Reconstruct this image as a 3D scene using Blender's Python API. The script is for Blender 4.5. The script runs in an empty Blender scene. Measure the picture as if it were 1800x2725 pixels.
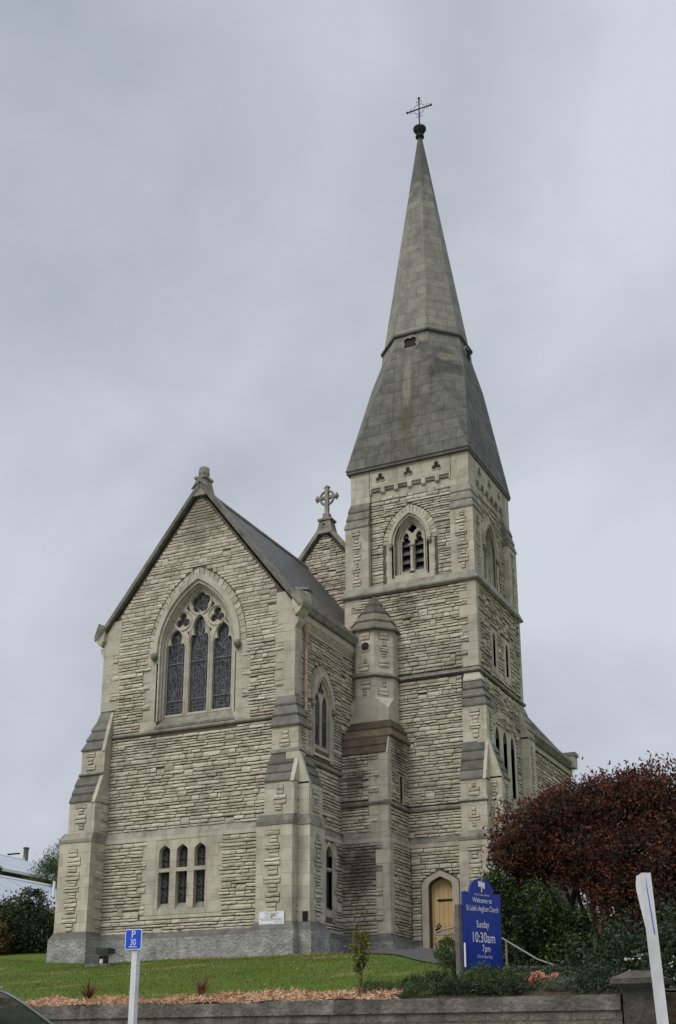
import bpy, math, random
import numpy as np
from mathutils import Vector, Matrix
from mathutils.geometry import tessellate_polygon

S = bpy.context.scene
COL = S.collection
rad = math.radians
random.seed(7)

# ------------------------------------------------------------------ camera
cam_d = bpy.data.cameras.new('camera')
cam = bpy.data.objects.new('camera', cam_d)
COL.objects.link(cam)
S.camera = cam
cam_d.sensor_fit = 'HORIZONTAL'
cam_d.sensor_width = 36.0
cam_d.lens = 36.0 * 3249.15 / 1800.0
cam_d.shift_y = 419.3 / 1800.0
cam_d.clip_start = 0.1
cam_d.clip_end = 3000
_yaw, _pit, _rol = rad(-25.7569), rad(17.6092), rad(-0.0603)
_f = Vector((math.sin(_yaw) * math.cos(_pit), math.cos(_yaw) * math.cos(_pit), math.sin(_pit)))
_r = Vector((math.cos(_yaw), -math.sin(_yaw), 0))
_u = _r.cross(_f)
_r2 = math.cos(_rol) * _r + math.sin(_rol) * _u
_u2 = math.cos(_rol) * _u - math.sin(_rol) * _r
cam.matrix_world = Matrix(((_r2.x, _u2.x, -_f.x, 0), (_r2.y, _u2.y, -_f.y, 0), (_r2.z, _u2.z, -_f.z, 0), (0, 0, 0, 1)))

# ------------------------------------------------------------------ sky and sun (overcast)
SUN_EL, SUN_AZ = rad(50), rad(200)          # azimuth from +y towards +x
w = bpy.data.worlds.new("World")
S.world = w
w.use_nodes = True
nt = w.node_tree
nt.nodes.clear()
N = lambda t: nt.nodes.new(t)
out = N('ShaderNodeOutputWorld'); bg = N('ShaderNodeBackground')
sky = N('ShaderNodeTexSky'); sky.sky_type = 'NISHITA'; sky.sun_disc = False
sky.sun_elevation = SUN_EL; sky.sun_rotation = SUN_AZ
sky.air_density = 1.0; sky.dust_density = 3.0
tc = N('ShaderNodeTexCoord')
mp = N('ShaderNodeMapping'); mp.inputs['Scale'].default_value = (1.0, 1.0, 1.15)
n1 = N('ShaderNodeTexNoise'); n1.inputs['Scale'].default_value = 1.9; n1.inputs['Detail'].default_value = 4; n1.inputs['Roughness'].default_value = 0.42
n1.inputs['Distortion'].default_value = 0.6
rp = N('ShaderNodeValToRGB')
e = rp.color_ramp.elements
e[0].position = 0.30; e[0].color = (2.45, 2.8, 3.3, 1)
e[1].position = 0.68; e[1].color = (5.4, 5.68, 6.2, 1)
# an overcast sky is brighter towards the zenith than the horizon (CIE overcast)
sep = N('ShaderNodeSeparateXYZ')
mr = N('ShaderNodeMapRange'); mr.inputs['From Min'].default_value = 0.76; mr.inputs['From Max'].default_value = 1.0
mr.inputs['To Min'].default_value = 1.0; mr.inputs['To Max'].default_value = 4.0
vm = N('ShaderNodeVectorMath'); vm.operation = 'SCALE'
mix = N('ShaderNodeMix'); mix.data_type = 'RGBA'; mix.inputs[0].default_value = 0.92
L = nt.links.new
L(tc.outputs['Generated'], mp.inputs['Vector']); L(mp.outputs[0], n1.inputs['Vector']); 
n1b = N('ShaderNodeTexNoise'); n1b.inputs['Scale'].default_value = 5.5; n1b.inputs['Detail'].default_value = 6; n1b.inputs['Roughness'].default_value = 0.55; n1b.inputs['Distortion'].default_value = 0.3
mpb = N('ShaderNodeMapping'); mpb.inputs['Scale'].default_value = (1, 1, 1.3); mpb.inputs['Location'].default_value = (3.1, 1.7, .4)
cm = N('ShaderNodeMath'); cm.operation = 'MULTIPLY_ADD'; cm.inputs[1].default_value = .30
cs = N('ShaderNodeMath'); cs.operation = 'SUBTRACT'; cs.inputs[1].default_value = .15
L(tc.outputs['Generated'], mpb.inputs['Vector']); L(mpb.outputs[0], n1b.inputs['Vector']); L(n1b.outputs['Fac'], cm.inputs[0]); L(n1.outputs['Fac'], cm.inputs[2]); L(cm.outputs[0], cs.inputs[0]); L(cs.outputs[0], rp.inputs[0])
L(tc.outputs['Generated'], sep.inputs[0]); L(sep.outputs['Z'], mr.inputs['Value'])
mh = N('ShaderNodeMapRange'); mh.inputs['From Min'].default_value = .02; mh.inputs['From Max'].default_value = .30; mh.inputs['To Min'].default_value = 1.14; mh.inputs['To Max'].default_value = 1.0
mm_ = N('ShaderNodeMath'); mm_.operation = 'MULTIPLY'; L(sep.outputs['Z'], mh.inputs['Value']); L(mh.outputs[0], mm_.inputs[0]); L(mr.outputs[0], mm_.inputs[1])
L(rp.outputs[0], vm.inputs[0]); L(mm_.outputs[0], vm.inputs['Scale'])
L(sky.outputs[0], mix.inputs[6]); L(vm.outputs[0], mix.inputs[7])
L(mix.outputs[2], bg.inputs['Color']); bg.inputs['Strength'].default_value = 0.10
L(bg.outputs[0], out.inputs[0])
sd = bpy.data.lights.new('sun', 'SUN'); sd.energy = 1.5; sd.angle = rad(35); sd.color = (1.0, 0.95, 0.86)
so = bpy.data.objects.new('sun', sd); COL.objects.link(so)
_d = Vector((math.sin(SUN_AZ) * math.cos(SUN_EL), math.cos(SUN_AZ) * math.cos(SUN_EL), math.sin(SUN_EL)))
so.rotation_euler = (-_d).to_track_quat('-Z', 'Y').to_euler()
so.location = (0, 0, 60)
S.view_settings.view_transform = 'Standard'
S.view_settings.look = 'None'
S.view_settings.exposure = 0.30
S.view_settings.gamma = 1.0

# ------------------------------------------------------------------ materials
def new_mat(name):
    m = bpy.data.materials.new(name); m.use_nodes = True
    t = m.node_tree; b = t.nodes['Principled BSDF']
    return m, t, b

def plain(name, col, rough=0.6, metal=0.0, spec=0.5, nscale=0, namt=0.25, bump=0.0, bscale=40, emit=None):
    m, t, b = new_mat(name)
    b.inputs['Base Color'].default_value = (*col, 1); b.inputs['Roughness'].default_value = rough
    b.inputs['Metallic'].default_value = metal; b.inputs['Specular IOR Level'].default_value = spec
    if nscale:
        co = t.nodes.new('ShaderNodeTexCoord'); n = t.nodes.new('ShaderNodeTexNoise')
        n.inputs['Scale'].default_value = nscale; n.inputs['Detail'].default_value = 6
        r = t.nodes.new('ShaderNodeValToRGB'); e = r.color_ramp.elements
        e[0].position = .3; e[1].position = .7
        e[0].color = tuple(c * (1 - namt) for c in col) + (1,); e[1].color = tuple(min(1, c * (1 + namt)) for c in col) + (1,)
        t.links.new(co.outputs['Object'], n.inputs['Vector']); t.links.new(n.outputs['Fac'], r.inputs[0]); t.links.new(r.outputs[0], b.inputs['Base Color'])
    if bump:
        co = t.nodes.new('ShaderNodeTexCoord'); n = t.nodes.new('ShaderNodeTexNoise')
        n.inputs['Scale'].default_value = bscale; n.inputs['Detail'].default_value = 5
        bp = t.nodes.new('ShaderNodeBump'); bp.inputs['Strength'].default_value = bump; bp.inputs['Distance'].default_value = .02
        t.links.new(co.outputs['Object'], n.inputs['Vector']); t.links.new(n.outputs['Fac'], bp.inputs['Height']); t.links.new(bp.outputs[0], b.inputs['Normal'])
    return m

def stone(name, c_dark, c_mid, c_light, island=0.3, brick=None, stain=0.5, stain_col=(0.10, 0.095, 0.085), bump=0.5, bscale=30, blobs=(), streak=None, mortar=0.45):
    """weathered stone: tone noise, per-block variation, dark weather stains of their own shape, optional block joints (UV in metres)"""
    m, t, b = new_mat(name)
    nd, lk = t.nodes.new, t.links.new
    b.inputs['Roughness'].default_value = 0.93; b.inputs['Specular IOR Level'].default_value = 0.15
    co = nd('ShaderNodeTexCoord')
    n = nd('ShaderNodeTexNoise'); n.inputs['Scale'].default_value = 3.1; n.inputs['Detail'].default_value = 8; n.inputs['Roughness'].default_value = .65
    lk(co.outputs['Object'], n.inputs['Vector'])
    r = nd('ShaderNodeValToRGB'); e = r.color_ramp.elements
    e[0].position = .28; e[0].color = (*c_dark, 1); e[1].position = .75; e[1].color = (*c_light, 1)
    el = e.new(.5); el.color = (*c_mid, 1)
    geo = nd('ShaderNodeNewGeometry')
    add = nd('ShaderNodeMath'); add.operation = 'MULTIPLY_ADD'
    add.inputs[1].default_value = island
    lk(geo.outputs['Random Per Island'], add.inputs[0])
    sub = nd('ShaderNodeMath'); sub.operation = 'SUBTRACT'; sub.inputs[1].default_value = island / 2
    lk(n.outputs['Fac'], add.inputs[2]); lk(add.outputs[0], sub.inputs[0]); lk(sub.outputs[0], r.inputs[0])
    col = r.outputs[0]
    # dark weather stains
    n2 = nd('ShaderNodeTexNoise'); n2.inputs['Scale'].default_value = .55; n2.inputs['Detail'].default_value = 7; n2.inputs['Roughness'].default_value = .62
    lk(co.outputs['Object'], n2.inputs['Vector'])
    r2 = nd('ShaderNodeMapRange'); r2.inputs['From Min'].default_value = .52; r2.inputs['From Max'].default_value = .75
    r2.inputs['To Max'].default_value = stain; lk(n2.outputs['Fac'], r2.inputs['Value'])
    mx = nd('ShaderNodeMix'); mx.data_type = 'RGBA'; mx.inputs[7].default_value = (*stain_col, 1)
    lk(r2.outputs[0], mx.inputs[0]); lk(col, mx.inputs[6]); col = mx.outputs[2]
    # rain runs: stains drawn out downwards
    mpr = nd('ShaderNodeMapping'); mpr.inputs['Scale'].default_value = (3.2, 3.2, .32); lk(co.outputs['Object'], mpr.inputs['Vector'])
    n4 = nd('ShaderNodeTexNoise'); n4.inputs['Scale'].default_value = 1.0; n4.inputs['Detail'].default_value = 6; n4.inputs['Roughness'].default_value = .6; lk(mpr.outputs[0], n4.inputs['Vector'])
    r4 = nd('ShaderNodeMapRange'); r4.inputs['From Min'].default_value = .55; r4.inputs['From Max'].default_value = .78; r4.inputs['To Max'].default_value = stain * 1.1; lk(n4.outputs['Fac'], r4.inputs['Value'])
    mx4 = nd('ShaderNodeMix'); mx4.data_type = 'RGBA'; mx4.inputs[7].default_value = (*stain_col, 1)
    lk(r4.outputs[0], mx4.inputs[0]); lk(col, mx4.inputs[6]); col = mx4.outputs[2]
    for (bx, by, bz, sx, sy, sz, bc, amt) in blobs:
        mp = nd('ShaderNodeMapping'); mp.inputs['Location'].default_value = (-bx / sx, -by / sy, -bz / sz)
        mp.inputs['Scale'].default_value = (1 / sx, 1 / sy, 1 / sz)
        lk(co.outputs['Object'], mp.inputs['Vector'])
        vl = nd('ShaderNodeVectorMath'); vl.operation = 'LENGTH'; lk(mp.outputs[0], vl.inputs[0])
        n3 = nd('ShaderNodeTexNoise'); n3.inputs['Scale'].default_value = 2.3; n3.inputs['Detail'].default_value = 6
        lk(co.outputs['Object'], n3.inputs['Vector'])
        ad = nd('ShaderNodeMath'); ad.operation = 'MULTIPLY_ADD'; ad.inputs[1].default_value = 1.6; ad.inputs[2].default_value = -.8
        lk(n3.outputs['Fac'], ad.inputs[0])
        a2 = nd('ShaderNodeMath'); a2.operation = 'ADD'; lk(vl.outputs['Value'], a2.inputs[0]); lk(ad.outputs[0], a2.inputs[1])
        rr = nd('ShaderNodeMapRange'); rr.interpolation_type = 'SMOOTHSTEP'
        rr.inputs['From Min'].default_value = .35; rr.inputs['From Max'].default_value = 1.05; rr.inputs['To Min'].default_value = amt; rr.inputs['To Max'].default_value = 0
        lk(a2.outputs[0], rr.inputs['Value'])
        mb = nd('ShaderNodeMix'); mb.data_type = 'RGBA'; mb.inputs[7].default_value = (*bc, 1)
        lk(rr.outputs[0], mb.inputs[0]); lk(col, mb.inputs[6]); col = mb.outputs[2]
    hsum = nd('ShaderNodeTexNoise'); hsum.inputs['Scale'].default_value = bscale; hsum.inputs['Detail'].default_value = 6
    lk(co.outputs['Object'], hsum.inputs['Vector'])
    h = hsum.outputs['Fac']
    if brick:
        bw, bh, ms = brick
        bt = nd('ShaderNodeTexBrick'); bt.inputs['Scale'].default_value = 1
        bt.inputs['Brick Width'].default_value = bw; bt.inputs['Row Height'].default_value = bh; bt.inputs['Mortar Size'].default_value = ms
        bt.inputs['Mortar Smooth'].default_value = .3; bt.inputs['Bias'].default_value = 0
        bt.inputs['Color1'].default_value = (.86, .86, .86, 1); bt.inputs['Color2'].default_value = (1.08, 1.08, 1.08, 1); bt.inputs['Mortar'].default_value = (mortar, mortar, mortar, 1)
        uv = nd('ShaderNodeUVMap')
        # jitter joints a little so that courses are not ruler straight
        nj = nd('ShaderNodeTexNoise'); nj.inputs['Scale'].default_value = 1.7
        lk(co.outputs['Object'], nj.inputs['Vector'])
        vs = nd('ShaderNodeVectorMath'); vs.operation = 'MULTIPLY_ADD'; vs.inputs[1].default_value = (.04, .02, 0)
        lk(nj.outputs['Color'], vs.inputs[0]); lk(uv.outputs[0], vs.inputs[2])
        lk(vs.outputs[0], bt.inputs['Vector'])
        ml = nd('ShaderNodeMix'); ml.data_type = 'RGBA'; ml.blend_type = 'MULTIPLY'; ml.inputs[0].default_value = 1
        lk(col, ml.inputs[6]); lk(bt.outputs['Color'], ml.inputs[7]); col = ml.outputs[2]
        iv = nd('ShaderNodeMath'); iv.operation = 'MULTIPLY_ADD'; iv.inputs[1].default_value = -1.2
        lk(bt.outputs['Fac'], iv.inputs[0]); lk(h, iv.inputs[2]); h = iv.outputs[0]
    bp = nd('ShaderNodeBump'); bp.inputs['Strength'].default_value = bump; bp.inputs['Distance'].default_value = .012 if bscale > 20 else .05
    lk(h, bp.inputs['Height']); lk(bp.outputs[0], b.inputs['Normal'])
    lk(col, b.inputs['Base Color'])
    return m

SOOT = (.05, .048, .045)
M = {}
M['rubble'] = stone('rubble_limestone', (.347, .308, .241), (.492, .445, .355), (.608, .563, .46), island=.34, stain=.32, bump=.8, bscale=22,
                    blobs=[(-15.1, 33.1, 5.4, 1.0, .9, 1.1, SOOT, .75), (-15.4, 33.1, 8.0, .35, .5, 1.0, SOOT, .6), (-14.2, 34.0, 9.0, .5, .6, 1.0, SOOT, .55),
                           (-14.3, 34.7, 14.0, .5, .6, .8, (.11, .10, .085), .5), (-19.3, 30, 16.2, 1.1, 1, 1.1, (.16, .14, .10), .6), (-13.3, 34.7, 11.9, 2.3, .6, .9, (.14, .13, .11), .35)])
M['mortar'] = stone('mortar_bed', (.075, .062, .046), (.13, .11, .082), (.21, .18, .135), island=0, stain=.5, bump=.5)
M['ashlar'] = stone('dressed_limestone', (.405, .367, .290), (.527, .481, .386), (.608, .563, .463), island=.12, brick=(.62, .34, .007), stain=.42, bump=.25, bscale=45, mortar=.58,
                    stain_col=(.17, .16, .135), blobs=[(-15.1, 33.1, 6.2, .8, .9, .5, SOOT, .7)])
M['ashlar_plain'] = stone('moulded_limestone', (.39, .357, .283), (.505, .466, .376), (.59, .553, .455), island=.16, stain=.5, bump=.25, bscale=45, stain_col=(.13, .12, .105))
M['weathered'] = stone('weathered_grey_stone', (.15, .142, .122), (.26, .245, .205), (.38, .355, .295), island=.35, stain=.6, bump=.5, bscale=30, stain_col=(.06, .057, .052))
M['slate'] = stone('slate_slab', (.097, .094, .080), (.144, .139, .119), (.21, .202, .175), island=.25, stain=.3, bump=.35, bscale=26, stain_col=(.06, .058, .055))
M['skirt_slate'] = stone('rusty_lichened_slab', (.08, .066, .052), (.135, .106, .079), (.20, .155, .11), island=.4, stain=.6, bump=.4, bscale=26, stain_col=(.105, .062, .03))
M['coping'] = stone('dark_coping_stone', (.10, .096, .083), (.17, .161, .139), (.26, .245, .206), island=.3, stain=.6, bump=.5, bscale=30, stain_col=(.06, .057, .05))
M['slate_rust'] = stone('lichened_slab', (.084, .079, .065), (.132, .121, .098), (.195, .177, .14), island=.4, stain=.45, bump=.4, bscale=26, stain_col=(.095, .065, .04))
M['spire'] = stone('spire_stone', (.19, .181, .156), (.275, .263, .228), (.355, .341, .297), island=0, brick=(.78, .36, .009), stain=.40, bump=.35, bscale=40, mortar=.48, stain_col=(.11, .11, .10),
                   blobs=[(-14.2, 36.5, 33.3, 1.5, 2, 2.6, (.10, .10, .095), .75)])
M['spire_low'] = stone('spire_skirt_stone', (.105, .102, .094), (.168, .164, .15), (.24, .234, .215), island=0, brick=(.95, .42, .010), stain=.5, bump=.4, bscale=40, mortar=.38, stain_col=(.07, .068, .062),
                       blobs=[(-14.2, 35.0, 21.3, .38, 3, 2.6, (.125, .10, .05), .6), (-14.25, 35.2, 22.6, .2, 3, 1.2, (.36, .34, .29), .55), (-13.0, 35.6, 23.3, .8, 1.5, .9, (.065, .06, .055), .7), (-12.9, 35.8, 23.6, .55, 1.5, .25, (.33, .30, .24), .5)])
def roof_mat(name, c1, c2, mort, bw, bh):
    m, t, b = new_mat(name); nd, lk = t.nodes.new, t.links.new
    b.inputs['Roughness'].default_value = .55; b.inputs['Specular IOR Level'].default_value = .4
    uv = nd('ShaderNodeUVMap'); bt = nd('ShaderNodeTexBrick'); bt.inputs['Scale'].default_value = 1
    bt.inputs['Brick Width'].default_value = bw; bt.inputs['Row Height'].default_value = bh; bt.inputs['Mortar Size'].default_value = .006
    bt.inputs['Color1'].default_value = (*c1, 1); bt.inputs['Color2'].default_value = (*c2, 1); bt.inputs['Mortar'].default_value = (*mort, 1)
    lk(uv.outputs[0], bt.inputs['Vector'])
    co = nd('ShaderNodeTexCoord'); n = nd('ShaderNodeTexNoise'); n.inputs['Scale'].default_value = 5; n.inputs['Detail'].default_value = 6
    lk(co.outputs['Object'], n.inputs['Vector'])
    mr = nd('ShaderNodeMapRange'); mr.inputs['To Min'].default_value = .6; mr.inputs['To Max'].default_value = 1.4; lk(n.outputs['Fac'], mr.inputs['Value'])
    ml = nd('ShaderNodeVectorMath'); ml.operation = 'SCALE'; lk(bt.outputs['Color'], ml.inputs[0]); lk(mr.outputs[0], ml.inputs['Scale']); lk(ml.outputs[0], b.inputs['Base Color'])
    iv = nd('ShaderNodeMath'); iv.operation = 'MULTIPLY_ADD'; iv.inputs[1].default_value = -1; lk(bt.outputs['Fac'], iv.inputs[0]); lk(n.outputs['Fac'], iv.inputs[2])
    bp = nd('ShaderNodeBump'); bp.inputs['Strength'].default_value = .5; bp.inputs['Distance'].default_value = .015; lk(iv.outputs[0], bp.inputs['Height']); lk(bp.outputs[0], b.inputs['Normal'])
    return m
M['roof'] = roof_mat('roof_slates', (.060, .058, .058), (.115, .112, .110), (.022, .022, .022), .28, .17)
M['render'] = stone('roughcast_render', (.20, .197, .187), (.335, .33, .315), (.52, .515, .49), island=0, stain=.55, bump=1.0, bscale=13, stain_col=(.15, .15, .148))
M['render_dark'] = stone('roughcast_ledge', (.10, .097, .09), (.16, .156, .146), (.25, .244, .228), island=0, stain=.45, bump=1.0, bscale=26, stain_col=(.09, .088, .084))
M['sooty'] = stone('sooty_stone', (.035, .034, .032), (.055, .053, .05), (.085, .082, .076), island=0, stain=.3, bump=.4)
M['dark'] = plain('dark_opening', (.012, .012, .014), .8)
M['louvre'] = plain('louvre_slate', (.10, .10, .105), .7, nscale=6)
M['black_iron'] = plain('black_iron', (.015, .015, .017), .45, .6)
M['rust_pipe'] = plain('rusted_pipe_paint', (.47, .33, .24), .7, nscale=7, namt=.35)
M['door'] = plain('ochre_door_paint', (.66, .45, .21), .55, nscale=3, namt=.1)
M['lead'] = plain('lead_cames', (.20, .20, .23), .6)
def glass_mat(name, c1, c2, sc, lw, lc):
    m, t, b = new_mat(name); nd, lk = t.nodes.new, t.links.new
    co = nd('ShaderNodeTexCoord'); mp = nd('ShaderNodeMapping'); mp.inputs['Scale'].default_value = (1, 1, .62); lk(co.outputs['Object'], mp.inputs['Vector'])
    v = nd('ShaderNodeTexVoronoi'); v.feature = 'DISTANCE_TO_EDGE'; v.inputs['Scale'].default_value = sc; v2 = nd('ShaderNodeTexVoronoi'); v2.inputs['Scale'].default_value = sc
    lk(mp.outputs[0], v.inputs['Vector']); lk(mp.outputs[0], v2.inputs['Vector'])
    lt = nd('ShaderNodeMath'); lt.operation = 'LESS_THAN'; lt.inputs[1].default_value = lw; lk(v.outputs['Distance'], lt.inputs[0])
    sp = nd('ShaderNodeSeparateColor'); lk(v2.outputs['Color'], sp.inputs[0])
    mc = nd('ShaderNodeMix'); mc.data_type = 'RGBA'; mc.inputs[6].default_value = (*c1, 1); mc.inputs[7].default_value = (*c2, 1); lk(sp.outputs[0], mc.inputs[0])
    ml = nd('ShaderNodeMix'); ml.data_type = 'RGBA'; ml.inputs[7].default_value = (*lc, 1); lk(lt.outputs[0], ml.inputs[0]); lk(mc.outputs[2], ml.inputs[6])
    lk(ml.outputs[2], b.inputs['Base Color']); b.inputs['Roughness'].default_value = .32; b.inputs['Specular IOR Level'].default_value = .35
    return m
M['stained'] = glass_mat('stained_glass_outside', (.018, .018, .022), (.05, .049, .058), 7.0, .04, (.15, .15, .16))
M['pane'] = glass_mat('leaded_glass', (.02, .022, .022), (.04, .043, .042), 9, .04, (.075, .08, .08))
M['grass'] = None
M['timber'] = plain('weathered_timber', (.14, .125, .105), .85, nscale=9, bump=.3)
M['white_post'] = stone('white_painted_timber', (.58, .58, .57), (.70, .71, .72), (.78, .79, .81), island=0, stain=.28, bump=.15, stain_col=(.36, .34, .30))
M['sign_blue'] = plain('parking_sign_blue', (.012, .075, .62), .35)
M['board_blue'] = plain('notice_board_blue', (.006, .032, .29), .38, nscale=3, namt=.15)
M['white'] = plain('white_lettering', (.80, .82, .86), .5)
M['pale_letter'] = plain('pale_lettering', (.62, .66, .82), .5)
M['steel'] = plain('galvanised_pipe', (.24, .24, .23), .6, .3)
M['cage'] = plain('cage_wire', (.20, .20, .20), .5, .6)

# ------------------------------------------------------------------ mesh builder
class MB:
    def __init__(s): s.v = []; s.f = []; s.m = []
    def face(s, pts, m):
        i = len(s.v); s.v.extend([tuple(p) for p in pts]); s.f.append(tuple(range(i, i + len(pts)))); s.m.append(m)
    def mesh(s, verts, faces, m):
        i = len(s.v); s.v.extend([tuple(p) for p in verts])
        for f in faces: s.f.append(tuple(i + k for k in f)); s.m.append(m)
    def box(s, x0, x1, y0, y1, z0, z1, m): s.frust((x0, x1, y0, y1), z0, (x0, x1, y0, y1), z1, m)
    def frust(s, a, z0, b, z1, m):
        v = [(a[0], a[2], z0), (a[1], a[2], z0), (a[1], a[3], z0), (a[0], a[3], z0), (b[0], b[2], z1), (b[1], b[2], z1), (b[1], b[3], z1), (b[0], b[3], z1)]
        s.mesh(v, [(3, 2, 1, 0), (4, 5, 6, 7), (0, 1, 5, 4), (1, 2, 6, 5), (2, 3, 7, 6), (3, 0, 4, 7)], m)
    def loft(s, loops, m, cap=True, closed=True):
        n = len(loops[0]); base = len(s.v)
        for l in loops: s.v.extend([tuple(p) for p in l])
        for k in range(len(loops) - 1):
            for i in range(n if closed else n - 1):
                j = (i + 1) % n
                s.f.append((base + k * n + i, base + k * n + j, base + (k + 1) * n + j, base + (k + 1) * n + i)); s.m.append(m)
        if cap:
            s.f.append(tuple(base + i for i in reversed(range(n)))); s.m.append(m)
            s.f.append(tuple(base + (len(loops) - 1) * n + i for i in range(n))); s.m.append(m)
    def tube(s, pts, r, m, n=8, cap=True):
        pts = [Vector(p) for p in pts]
        if not isinstance(r, (list, tuple)): r = [r] * len(pts)
        loops = []; ref = None
        for i, p in enumerate(pts):
            d = (pts[min(i + 1, len(pts) - 1)] - pts[max(i - 1, 0)])
            d = d.normalized() if d.length > 1e-9 else Vector((0, 0, 1))
            if ref is None:
                ref = Vector((0, 0, 1)) if abs(d.z) < .9 else Vector((1, 0, 0))
            a = d.cross(ref)
            if a.length < 1e-4: a = d.orthogonal()
            a.normalize(); b = a.cross(d).normalized(); ref = b
            # ref close to perpendicular: keeps the frame from twisting
            loops.append([p + r[i] * (math.cos(2 * math.pi * k / n) * a + math.sin(2 * math.pi * k / n) * b) for k in range(n)])
        s.loft(loops, m, cap)
    def bar(s, p0, p1, wd, ht, m, up=(0, 0, 1)):
        p0, p1 = Vector(p0), Vector(p1); d = (p1 - p0).normalized(); u = Vector(up); a = d.cross(u).normalized(); u = a.cross(d)
        q = lambda p: [p - a * wd / 2 - u * ht / 2, p + a * wd / 2 - u * ht / 2, p + a * wd / 2 + u * ht / 2, p - a * wd / 2 + u * ht / 2]
        s.loft([q(p0), q(p1)], m)
    def lathe(s, c, prof, m, n=16):
        s.loft([[(c[0] + r * math.cos(2 * math.pi * k / n), c[1] + r * math.sin(2 * math.pi * k / n), c[2] + z) for k in range(n)] for r, z in prof], m)
    def build(s, name, parent=None, smooth=False, uv=True):
        keys = []
        for k in s.m:
            if k not in keys: keys.append(k)
        me = bpy.data.meshes.new(name); me.from_pydata(s.v, [], s.f)
        for k in keys: me.materials.append(M[k])
        ix = {k: i for i, k in enumerate(keys)}
        me.polygons.foreach_set('material_index', [ix[k] for k in s.m])
        if smooth: me.polygons.foreach_set('use_smooth', [True] * len(s.f))
        me.update()
        if uv: metric_uv(me)
        o = bpy.data.objects.new(name, me); COL.objects.link(o)
        if parent is not None:
            o.parent = parent
            q = Vector((0, 0, 0)); pp = parent
            while pp is not None: q += Vector(pp.location); pp = pp.parent
            o.location = -q
        return o

def metric_uv(me):
    nl = len(me.loops); npoly = len(me.polygons)
    if not npoly: return
    nor = np.zeros(npoly * 3); me.polygons.foreach_get('normal', nor); nor = nor.reshape(-1, 3)
    lt = np.zeros(npoly, dtype=np.int32); me.polygons.foreach_get('loop_total', lt)
    lv = np.zeros(nl, dtype=np.int32); me.loops.foreach_get('vertex_index', lv)
    co = np.zeros(len(me.vertices) * 3); me.vertices.foreach_get('co', co); co = co.reshape(-1, 3)
    t = np.stack([-nor[:, 1], nor[:, 0], np.zeros(npoly)], 1); ln = np.linalg.norm(t, axis=1)
    t[ln < .05] = (1, 0, 0); ln[ln < .05] = 1; t /= ln[:, None]
    b = np.cross(nor, t)
    T = np.repeat(t, lt, 0); B = np.repeat(b, lt, 0); P = co[lv]
    uv = np.stack([(P * T).sum(1), (P * B).sum(1)], 1).ravel()
    me.uv_layers.new(name='UVMap').data.foreach_set('uv', uv)

def tag(o, label=None, cat=None, group=None, kind=None):
    if label: o['label'] = label
    if cat: o['category'] = cat
    if group: o['group'] = group
    if kind: o['kind'] = kind
    return o
def thing(name, loc, label, cat, group=None):
    o = bpy.data.objects.new(name, None); o.location = loc; COL.objects.link(o); o.empty_display_size = .3
    return tag(o, label, cat, group)

class Pl:
    """vertical plane: a along the axis, z up, p outwards"""
    def __init__(s, o, ax, n): s.o = o; s.ax = ax; s.n = n
    def __call__(s, a, z, p=0.0):
        return (s.o[0] + a * s.ax[0] + p * s.n[0], s.o[1] + a * s.ax[1] + p * s.n[1], z)
def front(Y): return Pl((0, Y), (1, 0), (0, -1))
def right(X): return Pl((X, 0), (0, 1), (1, 0))

def arch(c, w, zb, zs, h, n=9):
    """pointed arch outline, counter-clockwise from bottom left"""
    if h < w * 1.12:                      # low pointed head with nearly straight shoulders
        q = [(1, 0), (.96, .22), (.86, .42), (.66, .60), (.34, .80)]
        return [(c - w, zb), (c + w, zb)] + [(c + w * x, zs + h * y) for x, y in q] + [(c, zs + h)] + [(c - w * x, zs + h * y) for x, y in reversed(q)]
    R = (w * w + h * h) / (2 * w); a1 = math.atan2(h, R - w)
    pts = [(c - w, zb), (c + w, zb)]
    for i in range(n + 1):
        t = a1 * i / n; pts.append((c + w - R + R * math.cos(t), zs + R * math.sin(t)))
    for i in range(1, n + 1):
        t = a1 * (1 - i / n); pts.append((c - w + R - R * math.cos(t), zs + R * math.sin(t)))
    return pts
def circ(c, z, r, n=20): return [(c + r * math.cos(2 * math.pi * k / n), z + r * math.sin(2 * math.pi * k / n)) for k in range(n)]
def foil(c, z, r, lobes, rot=90, n=8):
    pts = []; d = r * .52; rl = r * .50
    half = math.pi / lobes
    phi = math.pi - math.acos(0) if False else None
    # where neighbouring lobes meet
    k = d * math.cos(half); dist = k + math.sqrt(max(rl * rl - (d * math.sin(half)) ** 2, 0.0))
    for i in range(lobes):
        a = rad(rot) + 2 * math.pi * i / lobes
        cx, cz = c + d * math.cos(a), z + d * math.sin(a)
        ex, ez = c + dist * math.cos(a - half), z + dist * math.sin(a - half)
        t0 = math.atan2(ez - cz, ex - cx) - a
        t0 = (t0 + math.pi) % (2 * math.pi) - math.pi
        t0 = -abs(t0)
        for q in range(n): 
            t = a + t0 + (-2 * t0) * q / (n - 1); pts.append((cx + rl * math.cos(t), cz + rl * math.sin(t)))
    return pts
def cusped(c, w, zb, zs, h):
    """light with a trefoil head; zs springing, h total rise"""
    hp = [(1, 0), (1, .16), (.93, .30), (.80, .38), (.55, .36), (.62, .48), (.66, .62), (.58, .76), (.38, .88), (.16, .95)]
    r_ = [(c + w * x, zs + h * y) for x, y in hp]; l_ = [(c - w * x, zs + h * y) for x, y in reversed(hp)]
    return [(c - w, zb), (c + w, zb)] + r_ + [(c, zs + h)] + l_
def rect(a0, a1, z0, z1): return [(a0, z0), (a1, z0), (a1, z1), (a0, z1)]

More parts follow.
